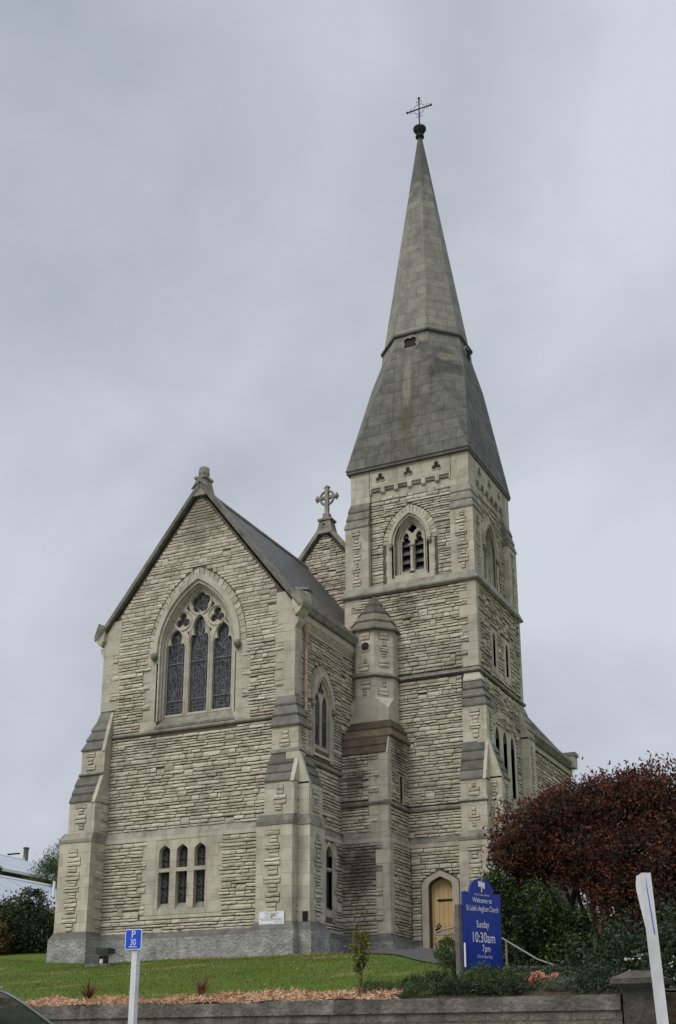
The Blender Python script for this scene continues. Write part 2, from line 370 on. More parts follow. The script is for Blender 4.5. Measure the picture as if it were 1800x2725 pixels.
def slab(mb, P, outer, holes, p0, p1, m, side=None, sides=True, inner=True):
    """flat panel with holes: face at p0 (outer), edges running back to p1"""
    loops = [outer] + list(holes)
    flat = [q for l in loops for q in l]
    tri = tessellate_polygon([[Vector((a, z, 0)) for a, z in l] for l in loops])
    mb.mesh([P(a, z, p0) for a, z in flat], [tuple(t) for t in tri], m)
    for k, l in enumerate(loops):
        if (k == 0 and not sides) or (k > 0 and not inner): continue
        n = len(l); mb.mesh([P(a, z, p0) for a, z in l] + [P(a, z, p1) for a, z in l], [(i, (i + 1) % n, n + (i + 1) % n, n + i) for i in range(n)], side or m)

def ring(mb, P, c, w0, w1, zb, zs, h0, h1, p0, p1, m, n=9, legs=True):
    """arch moulding between two pointed outlines, outer (w1,h1) and inner (w0,h0)"""
    o, i = arch(c, w1, zb, zs, h1, n), arch(c, w0, zb, zs, h0, n)
    o = [o[0]] + o[:1:-1] + [o[1]]; i = [i[0]] + i[:1:-1] + [i[1]]
    if not legs: o, i = o[1:-1], i[1:-1]
    q = len(o)
    for k in range(q - 1):
        a, b, c2, d = o[k], o[k + 1], i[k + 1], i[k]
        mb.face([P(*a, p0), P(*b, p0), P(*c2, p0), P(*d, p0)], m)
        mb.face([P(*a, p1), P(*a, p0), P(*b, p0), P(*b, p1)][::-1], m)
        mb.face([P(*d, p0), P(*d, p1), P(*c2, p1), P(*c2, p0)][::-1], m)
    for k in (0, q - 1): mb.face([P(*o[k], p0), P(*i[k], p0), P(*i[k], p1), P(*o[k], p1)], m)

def span(poly, z0, z1):
    """a-range of a polygon within a height band"""
    xs = []; n = len(poly)
    for i in range(n):
        (a, za), (b, zb) = poly[i], poly[(i + 1) % n]
        if z0 <= za <= z1: xs.append(a)
        for z in (z0, z1):
            if (za - z) * (zb - z) < 0: xs.append(a + (b - a) * (z - za) / (zb - za))
    return (min(xs), max(xs)) if xs else None

def rock(mb, P, a0, a1, z0, z1, p, rng, m='rubble', rough=.55):
    """one squared, rock-faced stone"""
    nx = max(2, int((a1 - a0) / .11)); nz = 2 if z1 - z0 < .2 else 3
    V = []; idx = {}
    tl = rng.uniform(-.006, .006); tr = rng.uniform(-.006, .006); bl = rng.uniform(-.006, .006); br = rng.uniform(-.006, .006)
    dep = p + rng.uniform(0, .035) * rough
    for j in range(nz + 1):
        for i in range(nx + 1):
            u, v = i / nx, j / nz
            a = a0 + (a1 - a0) * u; z = z0 + (z1 - z0) * v + (bl * (1 - u) + br * u) * (1 - v) + (tl * (1 - u) + tr * u) * v
            edge = (i in (0, nx)) + (j in (0, nz))
            d = dep + (rng.uniform(-.012, .022) if edge == 0 else rng.uniform(-.016, .008)) * rough
            if j == nz: d -= .014
            if j == 0: d += .004
            if edge == 2: d -= .01
            if j in (0, nz) and not edge == 2: z += rng.uniform(-.007, .007) * rough
            idx[i, j] = len(V); V.append(P(a, z, max(d, .006)))
    F = [(idx[i, j], idx[i + 1, j], idx[i + 1, j + 1], idx[i, j + 1]) for i in range(nx) for j in range(nz)]
    per = [(i, 0) for i in range(nx)] + [(nx, j) for j in range(nz)] + [(i, nz) for i in range(nx, 0, -1)] + [(0, j) for j in range(nz, 0, -1)]
    base = {}
    for (i, j) in per:
        base[i, j] = len(V); V.append(P(a0 + (a1 - a0) * i / nx, z0 + (z1 - z0) * j / nz, -.01))
    for k in range(len(per)):
        q, r_ = per[k], per[(k + 1) % len(per)]
        F.append((idx[q], base[q], base[r_], idx[r_]))
    mb.mesh(V, F, m)

def rubble(mb, P, poly, blockers, seed, hmin=.075, hmax=.155, lmin=.24, lmax=.78, p=.028, gap=.026, rough=.55, m='rubble'):
    """snecked rock-faced rubble in uneven courses over a polygon, leaving out the blocker polygons"""
    rng = random.Random(seed)
    zs = [z for _, z in poly]; z = min(zs); top = max(zs)
    z += .004
    reserved = []
    aw0, aw1 = min(a for a, _ in poly), max(a for a, _ in poly)
    full = [(min(q[1] for q in b), max(q[1] for q in b)) for b in blockers if min(q[0] for q in b) < aw0 + .05 and max(q[0] for q in b) > aw1 - .05]
    while z < top - .03:
        for f0, f1 in full:
            if f0 - .035 <= z < f1: z = f1 + .008
        h = rng.choice([.08, .085, .095, .10, .11, .125, .15]) if hmax > .14 else rng.uniform(hmin, hmax)
        h = min(h, top - z)
        if top - z - h < .05: h = top - z
        for f0, f1 in full:
            if z < f0 < z + h + .05: h = f0 - z
        if h < .03: z += .03; continue
        h2 = rng.choice([.085, .10, .115])
        z1 = z + h - gap
        lo = span(poly, z, z1)
        sp2 = [span(poly, zz - .001, zz + .001) for zz in (z + .003, z1 - .003)]
        sp2 = [q for q in sp2 if q]
        if not sp2: z += h; continue
        a0 = max(q[0] for q in sp2); a1 = min(q[1] for q in sp2)
        cuts = [(c0, c1) for c0, c1, ct in reserved if ct > z + .01]
        for b in blockers:
            s_ = span(b, z - .005, z1 + .005)
            if s_: cuts.append(s_)
            elif min(q[1] for q in b) < z and max(q[1] for q in b) > z1: pass
        cuts.sort(); free = []; cur = a0
        for c0, c1 in cuts:
            if c0 > cur: free.append((cur, min(c0, a1)))
            cur = max(cur, c1)
        if cur < a1: free.append((cur, a1))
        nres = []
        for f0, f1 in free:
            x = f0
            while x < f1 - .05:
                l = rng.uniform(lmin, lmax) * (1.0 if rng.random() < .8 else .55)
                if h > .13: l *= .8
                if f1 - x - l < .14: l = f1 - x
                zt = z1
                if rng.random() < .06 and l < .6 and z + h + h2 < top - .3:
                    l = min(l, .32)
                    if f1 - x - l < .1: l = f1 - x
                    ok = True
                    for b in blockers:
                        s_ = span(b, z, z + h + h2)
                        if s_ and s_[0] < x + l and s_[1] > x: ok = False
                    s3 = span(poly, z + h + h2 - .02, z + h + h2)
                    if s3 and (s3[0] > x or s3[1] < x + l): ok = False
                    if ok:
                        zt = z + h + h2 - gap; nres.append((x, x + l, zt))
                rock(mb, P, x + gap * .3, x + l - gap * .45, z, zt, p * rng.uniform(.5, 1.5), rng, m, rough)
                x += l
        reserved = [r_ for r_ in reserved if r_[2] > z + h] + nres
        z += h

def quoins(mb, corner, axA, axB, z0, z1, seed, hs=(.26, .36), la=(.34, .62), lb=(.34, .62), t=.022, flip=False):
    """dressed corner blocks; corner (x,y), axA / axB unit vectors along the two faces away from the corner. Returns blocker rects (dist from corner) per face"""
    rng = random.Random(seed); z = z0; k = 0; A = []; B = []
    while z < z1 - .02:
        h = rng.uniform(*hs)
        if z1 - z - h < .18: h = z1 - z
        a, b = (la[1], lb[0]) if (k % 2 == 0) != flip else (la[0], lb[1])
        a *= rng.uniform(.88, 1.1); b *= rng.uniform(.88, 1.1)
        cx, cy = corner
        o = (cx - t * (axA[0] + axB[0]), cy - t * (axA[1] + axB[1]))
        pA = (o[0] + (a + t) * axA[0], o[1] + (a + t) * axA[1]); pB = (o[0] + (b + t) * axB[0], o[1] + (b + t) * axB[1])
        x0, x1 = min(o[0], pA[0], pB[0]), max(o[0], pA[0], pB[0]); y0, y1 = min(o[1], pA[1], pB[1]), max(o[1], pA[1], pB[1])
        # an L of two thin slabs so that nothing pokes through
        mb.box(x0, x1, y0, y1, z + .003, z + h - .003, 'ashlar_plain')
        A.append((0, a, z, z + h)); B.append((0, b, z, z + h)); z += h; k += 1
    for ax, ot, l in ((axA, axB, max(q[1] for q in A)), (axB, axA, max(q[1] for q in B))):      # dressed bedding behind the blocks
        p0 = (corner[0] - .007 * ot[0], corner[1] - .007 * ot[1]); p1 = (corner[0] + l * ax[0] + .02 * ot[0], corner[1] + l * ax[1] + .02 * ot[1])
        mb.box(min(p0[0], p1[0]), max(p0[0], p1[0]), min(p0[1], p1[1]), max(p0[1], p1[1]), z0 + .001, z1 - .001, 'ashlar_plain')
    return A, B
def blk(rects, base, sgn): return [rect(min(base, base + sgn * r[1]), max(base, base + sgn * r[1]), r[2], r[3]) for r in rects]

def strip(mb, P, ac, z0, z1, seed, wide=.46, nar=.24, mrt=.006):
    """column of rock-faced stones toothed into a dressed buttress face"""
    rng = random.Random(seed); z = z0; k = rng.randint(0, 1)
    while z < z1 - .12:
        g = rng.choice([.17, .22, .26]); g = min(g, z1 - z)
        wd = (wide if k % 2 else nar) * rng.uniform(.85, 1.1); off = rng.uniform(-.03, .03)
        n = 2 if g > .15 else 1
        slab(mb, P, rect(ac + off - wd / 2, ac + off + wd / 2, z, z + g), [], mrt, -.02, 'mortar')
        for i in range(n):
            rock(mb, P, ac + off - wd / 2 + .012, ac + off + wd / 2 - .012, z + g * i / n + .01, z + g * (i + 1) / n - .012, .018, rng)
        z += g + rng.choice([0, .012]); k += 1

def weather(mb, x0, x1, y0, y1, z0, z1, n, m='slate', lip=.045, over=.03, xr0=0, xr1=0, yback=None):
    """stepped slab weathering on a front face: from (y0,z0) at the eave up and back to (y1,z1); xr0/xr1 draw the sides in (clasping)"""
    yb = yback if yback is not None else y1 + .1
    for k in range(n):
        u0, u1 = k / n, (k + 1) / n
        ya, yb2 = y0 + (y1 - y0) * u0, y0 + (y1 - y0) * u1
        za, zb = z0 + (z1 - z0) * u0, z0 + (z1 - z0) * u1
        xa0, xa1 = x0 + xr0 * u0, x1 - xr1 * u0; xb0, xb1 = x0 + xr0 * u1, x1 - xr1 * u1
        o0 = over if xr0 else 0.0; o1 = over if xr1 else 0.0
        mm = m if not isinstance(m, (list, tuple)) else m[min(k, len(m) - 1)]
        mb.box(xa0 - o0, xa1 + o1, ya - over, yb, za - .004, za + lip, mm)
        mb.frust((xa0 - o0, xa1 + o1, ya - over, yb), za + lip, (xb0, xb1, yb2 - .004, yb), zb + .003, mm)

def weather_x(mb, y0, y1, x0, x1, z0, z1, n, m='slate', lip=.045, over=.03):
    """the same on a right-hand face: eave at x0, going back to x1 (< x0)"""
    for k in range(n):
        u0, u1 = k / n, (k + 1) / n
        xa, xb = x0 + (x1 - x0) * u0, x0 + (x1 - x0) * u1; za, zb = z0 + (z1 - z0) * u0, z0 + (z1 - z0) * u1
        mb.box(x1 - .1, xa + over, y0, y1, za - .004, za + lip, m)
        mb.frust((x1 - .1, xa + over, y0, y1), za + lip, (x1 - .1, xb + .004, y0, y1), zb + .003, m)

def string_front(mb, x0, x1, Y, z0, z1, p, m='weathered', back=.1):
    h = z1 - z0
    mb.box(x0, x1, Y - p, Y + back, z0 + h * .25, z0 + h * .6, m)
    mb.frust((x0, x1, Y - p * .55, Y + back), z0, (x0, x1, Y - p, Y + back), z0 + h * .25 - .001, m)
    mb.frust((x0, x1, Y - p, Y + back), z0 + h * .6 + .001, (x0, x1, Y, Y + back), z1, m)
def string_right(mb, y0, y1, X, z0, z1, p, m='weathered', back=.1):
    h = z1 - z0
    mb.box(X - back, X + p, y0, y1, z0 + h * .25, z0 + h * .6, m)
    mb.frust((X - back, X + p * .55, y0, y1), z0, (X - back, X + p, y0, y1), z0 + h * .25 - .001, m)
    mb.frust((X - back, X + p, y0, y1), z0 + h * .6 + .001, (X - back, X, y0, y1), z1, m)

# ------------------------------------------------------------------ ground
def sm(a, b, x):
    t = max(0.0, min(1.0, (x - a) / (b - a))); return t * t * (3 - 2 * t)
def T(x, y):
    """height of the ground"""
    if y < 13.3: return -1.5 + .07 * y
    if y < 17.2: return -.42 + .02 * (y - 13.3)
    z = .78 + (min(y, 29.2) - 17.35) * .15
    if y > 29.2: z += .125 * (y - 29.2) * sm(-22.5, -25.5, x) + .02 * min(max(0, y - 36), 40)
    if x < -22: z += .05 * min(-22 - x, 40) * sm(19, 28, y)
    if x > -11.5: z -= .13 * min(x + 11.5, 9) * sm(22, 30, y) * (1 - .5 * sm(34, 60, y))
    return z
def grid_sheet(xs, ys, m, name, dz=0.0, zf=T, extra=None):
    mb = MB(); nx, ny = len(xs), len(ys)
    v = [(x, y, zf(x, y) + dz) for y in ys for x in xs]
    mb.mesh(v, [(j * nx + i, j * nx + i + 1, (j + 1) * nx + i + 1, (j + 1) * nx + i) for j in range(ny - 1) for i in range(nx - 1)], m)
    return mb.build(name, smooth=True)
def lin(a, b, n): return [a + (b - a) * i / n for i in range(n + 1)]

def ground_mat(name, cols, scales, patch=None, bump=.6, bscale=60, bdist=.03):
    m, t, b = new_mat(name); nd, lk = t.nodes.new, t.links.new
    b.inputs['Roughness'].default_value = .95; b.inputs['Specular IOR Level'].default_value = .1
    co = nd('ShaderNodeTexCoord'); n = nd('ShaderNodeTexNoise'); n.inputs['Scale'].default_value = scales[0]; n.inputs['Detail'].default_value = 9; n.inputs['Roughness'].default_value = .7
    lk(co.outputs['Object'], n.inputs['Vector']); r = nd('ShaderNodeValToRGB'); e = r.color_ramp.elements
    e[0].position = .3; e[1].position = .72; e[0].color = (*cols[0], 1); e[1].color = (*cols[2], 1); q = e.new(.5); q.color = (*cols[1], 1)
    lk(n.outputs['Fac'], r.inputs[0]); col = r.outputs[0]
    if patch:
        n2 = nd('ShaderNodeTexNoise'); n2.inputs['Scale'].default_value = patch[1]; n2.inputs['Detail'].default_value = 4; lk(co.outputs['Object'], n2.inputs['Vector'])
        mr = nd('ShaderNodeMapRange'); mr.inputs['From Min'].default_value = patch[2]; mr.inputs['From Max'].default_value = patch[2] + .12; lk(n2.outputs['Fac'], mr.inputs['Value'])
        mx = nd('ShaderNodeMix'); mx.data_type = 'RGBA'; mx.inputs[7].default_value = (*patch[0], 1); ml = nd('ShaderNodeMath'); ml.operation = 'MULTIPLY'; ml.inputs[1].default_value = patch[3]
        lk(mr.outputs[0], ml.inputs[0]); lk(ml.outputs[0], mx.inputs[0]); lk(col, mx.inputs[6]); col = mx.outputs[2]
    lk(col, b.inputs['Base Color'])
    n3 = nd('ShaderNodeTexNoise'); n3.inputs['Scale'].default_value = bscale; n3.inputs['Detail'].default_value = 5; lk(co.outputs['Object'], n3.inputs['Vector'])
    bp = nd('ShaderNodeBump'); bp.inputs['Strength'].default_value = bump; bp.inputs['Distance'].default_value = bdist; lk(n3.outputs['Fac'], bp.inputs['Height']); lk(bp.outputs[0], b.inputs['Normal'])
    return m
M['lawn'] = ground_mat('lawn_soil_and_turf', [(.050, .086, .013), (.082, .122, .019), (.125, .155, .032)], (9,), ((.30, .22, .10), .6, .57, .6))
M['far_ground'] = ground_mat('hill_grass', [(.05, .07, .02), (.08, .10, .03), (.12, .13, .05)], (.6,))
M['asphalt'] = ground_mat('asphalt', [(.035, .035, .036), (.05, .05, .052), (.07, .07, .072)], (14,), bump=.4, bscale=120, bdist=.01)
M['path'] = ground_mat('path_asphalt', [(.055, .054, .054), (.08, .078, .078), (.11, .108, .107)], (10,), bump=.4, bscale=110, bdist=.01)
M['paving'] = ground_mat('footpath_concrete', [(.20, .20, .19), (.27, .265, .255), (.33, .325, .31)], (6,), bump=.2)
M['soil'] = ground_mat('bed_soil', [(.035, .025, .018), (.06, .045, .03), (.09, .07, .05)], (9,))

def far(x, y):
    d = math.hypot(x, y)
    if y < 17.3: return min(-.46, -1.5 + .07 * max(min(y, 12), -40)) - .25
    return T(max(min(x, 60), -80), min(y, 95)) - .12
far_x = [-900, -420, -220, -140, -100] + lin(-80, 40, 40) + [60, 100, 160, 260, 480, 900]
far_y = [-900, -300, -120, -60, -30, 0, 10, 17.25, 17.32] + lin(18, 60, 28) + [75, 95, 140, 240, 480, 900]
tag(grid_sheet(far_x, far_y, 'far_ground', 'terrain', 0, far), kind='structure')
tag(grid_sheet(lin(-60, 25, 85), lin(-12, 13.0, 12), 'asphalt', 'road', 0, lambda x, y: -1.5 + .07 * y), kind='structure')
mb = MB()
mb.mesh([(-60, 13.0, -.9), (25, 13.0, -.9), (25, 13.0, -.44), (-60, 13.0, -.44), (25, 13.15, -.425), (-60, 13.15, -.425), (25, 17.1, -.34), (-60, 17.1, -.34)], [(0, 1, 2, 3), (3, 2, 4, 5), (5, 4, 6, 7)], 'paving')
tag(mb.build('pavement'), kind='structure')
def lawn_z(x, y):
    return T(x, y) + .02 * math.sin(x * 1.3 + y * .7) * math.sin(y * 1.1 - x * .4)
tag(grid_sheet(lin(-45, 25, 170), lin(17.36, 45, 80), 'lawn', 'lawn', 0, lawn_z), kind='structure')

mb = MB(); mb.box(-3.44, 25, 17.12, 17.42, -.9, .81, 'soil'); tag(mb.build('earth_bank'), kind='structure')

# asphalt path from the tower door down to the gate
pl = [(-15.75, 33.3), (-15.75, 32.2), (-15.3, 30.9), (-13.9, 29.3), (-12.0, 27.7), (-10.2, 25.9), (-8.6, 23.8), (-7.4, 21.6), (-5.6, 19.4), (-3.4, 17.6)]
pr = [(-12.2, 34.9), (-11.9, 33.6), (-11.4, 32.2), (-10.7, 30.6), (-9.7, 28.9), (-8.6, 27.0), (-7.3, 24.8), (-6.1, 22.6), (-4.4, 20.4), (-2.2, 18.4)]
mb = MB(); K = 10
def lerp_poly(p, t):
    i = min(int(t), len(p) - 2); f = t - i; return (p[i][0] + (p[i + 1][0] - p[i][0]) * f, p[i][1] + (p[i + 1][1] - p[i][1]) * f)
v = []; n_ = 60
for i in range(n_ + 1):
    a, b = lerp_poly(pl, i / n_ * (len(pl) - 1)), lerp_poly(pr, i / n_ * (len(pr) - 1))
    for j in range(K + 1):
        x, y = a[0] + (b[0] - a[0]) * j / K, a[1] + (b[1] - a[1]) * j / K
        v.append((x, y, lawn_z(x, y) + .03))
mb.mesh(v, [(i * (K + 1) + j, i * (K + 1) + j + 1, (i + 1) * (K + 1) + j + 1, (i + 1) * (K + 1) + j) for i in range(n_) for j in range(K)], 'path')
tag(mb.build('path', smooth=True), kind='structure')
# ------------------------------------------------------------------ the church
Y0, XR, XL, XC = 30.0, -15.88, -22.72, -19.3
YS, XS, YT, XT, XTL, YTB = 33.11, -14.32, 34.71, -11.86, -16.47, 39.3
ZG, ZP, ZW = 1.9, 3.44, 6.36
church = thing('church', (-17, 33, 2.4), 'old limestone church with steep gable, tall stone spire and grey roughcast base', 'church')

F0 = front(Y0); FL = front(Y0 - .06); SR = right(XR); SL = right(XR + .06)
GZ = lambda x: 17.2 - 1.29 * abs(x - XC)

# ---- chancel walls: backing, rock-faced stones, dressed corners
mb = MB()
bw_open = arch(-19.28, 1.40, 9.62, 11.95, 2.24)                 # big window hole in the wall
tl = [(-20.08, .2), (-19.475, .2), (-18.865, .2)]                # three light window centres
lr = rect(-20.55, -18.35, 3.95, 6.02)
gable = [(XL, ZW), (XR, ZW), (XR, 12.75), (XC, 17.2), (XL, 12.75)]
slab(mb, F0, gable, [bw_open], 0, -.45, 'mortar')
slab(mb, FL, rect(XL - .03, XR + .06, ZG, 6.22), [lr], 0, -.4, 'mortar')
qz = blk
A1, B1 = quoins(mb, (XR, Y0), (-1, 0), (0, 1), 9.9, 12.62, 3, t=.02)
bl_f = [[(XR - r[1], r[2]), (XR, r[2]), (XR, r[3]), (XR - r[1], r[3])] for r in A1]
A2, _ = quoins(mb, (XL, Y0), (1, 0), (0, 1), 10.3, 12.62, 4, t=.02)
bl_f += [[(XL, r[2]), (XL + r[1], r[2]), (XL + r[1], r[3]), (XL, r[3])] for r in A2]
# springer blocks under the gable coping
mb.mesh([F0(XR + .02, 12.62, .02), F0(XR - .62, 12.62, .02), F0(XR - .62, 13.26, .02), F0(XR - .34, 13.26, .02), F0(XR + .02, 12.76, .02)], [(0, 1, 2, 3, 4)], 'ashlar_plain')
mb.mesh([F0(XL - .02, 12.62, .02), F0(XL + .62, 12.62, .02), F0(XL + .62, 13.26, .02), F0(XL + .34, 13.26, .02), F0(XL - .02, 12.76, .02)], [(0, 1, 2, 3, 4)], 'ashlar_plain')
bl_f += [[(XR + .1, 12.62), (XR + .1, 13.25), (XR - .62, 13.25), (XR - .62, 12.62)], [(XL - .1, 12.62), (XL + .62, 12.62), (XL + .62, 13.25), (XL - .1, 13.25)]]
for sg in (-1, 1): a, b = sorted((-19.27 + sg * 1.39, -19.27 + sg * 1.84)); slab(mb, F0, rect(a, b, 11.56, 11.98), [], .013, -.02, 'ashlar_plain')
bwv = arch(-19.27, 1.76, 11.6, 11.95, 2.65)                     # outline of the arch stones
bl_f += [bwv]
jam = []
for sg in (-1, 1): a, b = sorted((-19.27 + sg * 1.37, -19.27 + sg * 1.9)); slab(mb, F0, rect(a, b, 9.8, 11.6), [], .007, -.02, 'ashlar_plain')
rng = random.Random(11); z = 9.5; k = 0
while z < 11.6:                                                   # toothed window jambs
    h = rng.uniform(.26, .38); ww = 1.86 if k % 2 else 1.62
    if z + h > 11.45: h = 11.62 - z
    for sg in (-1, 1):
        a, b = sorted((-19.27 + sg * 1.38, -19.27 + sg * ww * rng.uniform(.97, 1.03)))
        slab(mb, F0, rect(a, b, z + .003, z + h - .003), [], .02, -.02, 'ashlar_plain'); bl_f.append(rect(a, b, z, z + h))
    z += h; k += 1
slab(mb, F0, rect(-21.2, -17.35, 9.49, 9.86), [], .018, -.02, 'ashlar_plain', inner=False) if False else None
for sg in (-1, 1): a, b = sorted((-19.28 + sg * 1.36, -19.28 + sg * 1.95)); slab(mb, F0, rect(a, b, 9.49, 9.80), [], .017, -.02, 'ashlar_plain'); bl_f.append(rect(a, b, 9.4, 9.80))
bl_f += [rect(-19.28 - 1.5, -19.28 + 1.5, 9.3, 12), rect(XL - 1, XR + 1, 9.34, 9.52)]
bl_f += [rect(-16.44, XR + .1, 8.2, 9.32), rect(-16.47, XR + .1, 9.3, 10.3), rect(XL - .1, -22.24, 6, 10.3)]
rubble(mb, F0, rect(XL, XR, ZW + .06, 12.0), bl_f + [rect(-16.5, XR + .1, ZW, 8.3)], 21, p=.024)
rubble(mb, F0, [(XL, 12.0), (XR, 12.0), (XR, 12.7), (XC, 17.1), (XL, 12.7)], bl_f, 121, p=.013, gap=.019, rough=.4)
# arch stones (voussoirs): thin radial rock-faced slabs
def voussoirs(P, c, w0, h0, w1, h1, zs, n, seed, t0=0.0):
    r_ = random.Random(seed)
    o, i = arch(c, w1, zs, zs, h1, n)[2:], arch(c, w0, zs, zs, h0, n)[2:]
    for k in range(len(o) - 1):
        dz = r_.uniform(.010, .022)
        f = .06
        q = []
        for s_, l in ((f, o), (f, i), (1 - f, i), (1 - f, o)):
            q.append((l[k][0] + (l[k + 1][0] - l[k][0]) * s_, l[k][1] + (l[k + 1][1] - l[k][1]) * s_))
        mb.mesh([P(a, z, dz + r_.uniform(-.006, .006)) for a, z in q] + [P(a, z, -.02) for a, z in q], [(0, 1, 2, 3), (0, 4, 5, 1), (1, 5, 6, 2), (2, 6, 7, 3), (3, 7, 4, 0)], 'rubble')
voussoirs(F0, -19.27, 1.55, 2.42, 1.75, 2.64, 11.95, 15, 5)
# lower wall
bl_l = [rect(-20.68, -18.22, 3.9, 6.14), rect(XL - .1, -22.24, 0, 7), rect(-16.6, XR + .2, 0, 7), rect(-23, -15, 6.075, 6.4)]
slab(mb, FL, rect(-20.85, -20.5, 3.9, 6.07), [], .007, -.02, 'ashlar_plain'); slab(mb, FL, rect(-18.4, -18.1, 3.9, 6.07), [], .007, -.02, 'ashlar_plain')
rng = random.Random(4); z = 3.9; k = 0
jl = []
while z < 6.1:
    h = min(rng.uniform(.3, .42), 6.1 - z); w2 = .14 if k % 2 else 0
    slab(mb, FL, rect(-20.70 - w2, -20.38, z + .003, z + h - .003), [], .02, -.02, 'ashlar_plain'); slab(mb, FL, rect(-18.55, -18.24 + .13 - w2, z + .003, z + h - .003), [], .02, -.02, 'ashlar_plain')
    bl_l += [rect(-20.70 - w2, -20.3, z, z + h), rect(-18.6, -18.24 + .13 - w2, z, z + h)]; z += h; k += 1
    if 6.1 - z < .1: break
bl_l += [rect(-20.9, -18.1, 3.805, 3.9)]
mb.box(-20.85, -18.08, Y0 - .075, Y0, 3.79, 3.89, 'ashlar_plain')
rubble(mb, FL, rect(XL, XR + .06, ZP - .04, 6.1), bl_l, 22, lmin=.3, lmax=.95, hmin=.1, p=.026)
# the set-off at the head of the lower wall
def setoff_front(mb, x0, x1, Y, t=.07, za=6.08, zb=6.42, m='ashlar_plain', ml='weathered'):
    mb.box(x0, x1, Y - t - .012, Y + .05, za, za + .12, m); mb.frust((x0, x1, Y - t - .012, Y + .05), za + .121, (x0, x1, Y - .005, Y + .05), zb, ml)
def setoff_right(mb, y0, y1, X, t=.07, za=6.08, zb=6.42, m='ashlar_plain', ml='weathered'):
    mb.box(X - .05, X + t + .012, y0, y1, za, za + .12, m); mb.frust((X - .05, X + t + .012, y0, y1), za + .121, (X - .05, X + .005, y0, y1), zb, ml)
setoff_front(mb, -22.24, -16.58, Y0)
# side wall of the chancel
side = rect(Y0, YS + 1.6, ZW, 12.3)
sw_open = arch(31.78, .60, 8.72, 10.15, .86)
slab(mb, SR, side, [sw_open], 0, -.4, 'mortar')
sl_open = arch(32.16, .20, 3.95, 5.66, .27, 6)
slab(mb, SL, rect(Y0 - .06, YS + .3, ZG, 6.22), [sl_open], 0, -.35, 'mortar')
bl_s = [[(Y0 + r[1], r[2]), (Y0, r[2]), (Y0, r[3]), (Y0 + r[1], r[3])] for r in B1]
bl_s += [arch(31.78, .95, 10.0, 10.15, 1.25), rect(31.0, 32.56, 8.42, 10.1), rect(29, 34, 8.16, 8.38), rect(29, 30.9, 6, 8.2), rect(29, 30.4, 8.2, 10.3)]
slab(mb, SR, rect(31.0, 31.25, 8.45, 10.1), [], .007, -.02, 'ashlar_plain'); slab(mb, SR, rect(32.31, 32.57, 8.45, 10.1), [], .007, -.02, 'ashlar_plain')
rng = random.Random(9); z = 8.5; k = 0
while z < 10.05:
    h = min(rng.uniform(.28, .4), 10.1 - z); w2 = .16 if k % 2 else .04
    slab(mb, SR, rect(31.18 - w2, 31.3, z + .003, z + h - .003), [], .02, -.02, 'ashlar_plain'); slab(mb, SR, rect(32.28, 32.40 + w2, z + .003, z + h - .003), [], .02, -.02, 'ashlar_plain')
    bl_s += [rect(31.18 - w2, 31.3, z, z + h), rect(32.28, 32.4 + w2, z, z + h)]; z += h; k += 1
    if 10.1 - z < .1: break
rubble(mb, SR, rect(Y0, YS, ZW + .06, 12.25), bl_s, 23); rubble(mb, SR, rect(YS, 34.3, 9.6, 12.25), [], 123)
voussoirs(SR, 31.78, .74, 1.02, .95, 1.25, 10.15, 9, 8)
bl_s2 = [rect(29, 30.47, 0, 7), rect(31.78, 32.52, 3.7, 6.02)]
slab(mb, SL, rect(31.6, 31.93, 3.72, 6.05), [], .006, -.02, 'ashlar_plain'); slab(mb, SL, rect(32.39, 32.66, 3.72, 6.05), [], .006, -.02, 'ashlar_plain')
rng = random.Random(19); z = 3.72; k = 0
while z < 6.05:
    h = min(rng.uniform(.3, .42), 6.05 - z); w2 = .16 if k % 2 else 0
    slab(mb, SL, rect(31.76 - w2, 31.93, z + .003, z + h - .003), [], .018, -.02, 'ashlar_plain'); slab(mb, SL, rect(32.39, 32.5 + w2, z + .003, z + h - .003), [], .018, -.02, 'ashlar_plain')
    bl_s2 += [rect(31.76 - w2, 31.95, z, z + h), rect(32.35, 32.5 + w2, z, z + h)]; z += h; k += 1
    if 6.05 - z < .1: break
rubble(mb, SL, rect(Y0, YS, ZP - .04, 6.08), bl_s2, 24, p=.026)
setoff_right(mb, 30.47, YS, XR)
mb.box(XR - .02, XR + .075, 32.0, 32.32, 5.2, 5.27, 'ashlar_plain')
# left flank and back of the block, plain
mb.face([(XL, Y0 + .4, ZG), (XL, 37.5, ZG), (XL, 37.5, 12.7), (XL, Y0 + .4, 12.7)], 'rubble')
chancel_wall = mb.build('chancel_wall', church)

mb = MB()
string_front(mb, -22.26, -16.44, Y0, 9.36, 9.50, .07)
mb.build('string_course', church)
mb = MB(); string_right(mb, 30.36, YS, XR, 8.19, 8.34, .07); mb.build('string_course', church)

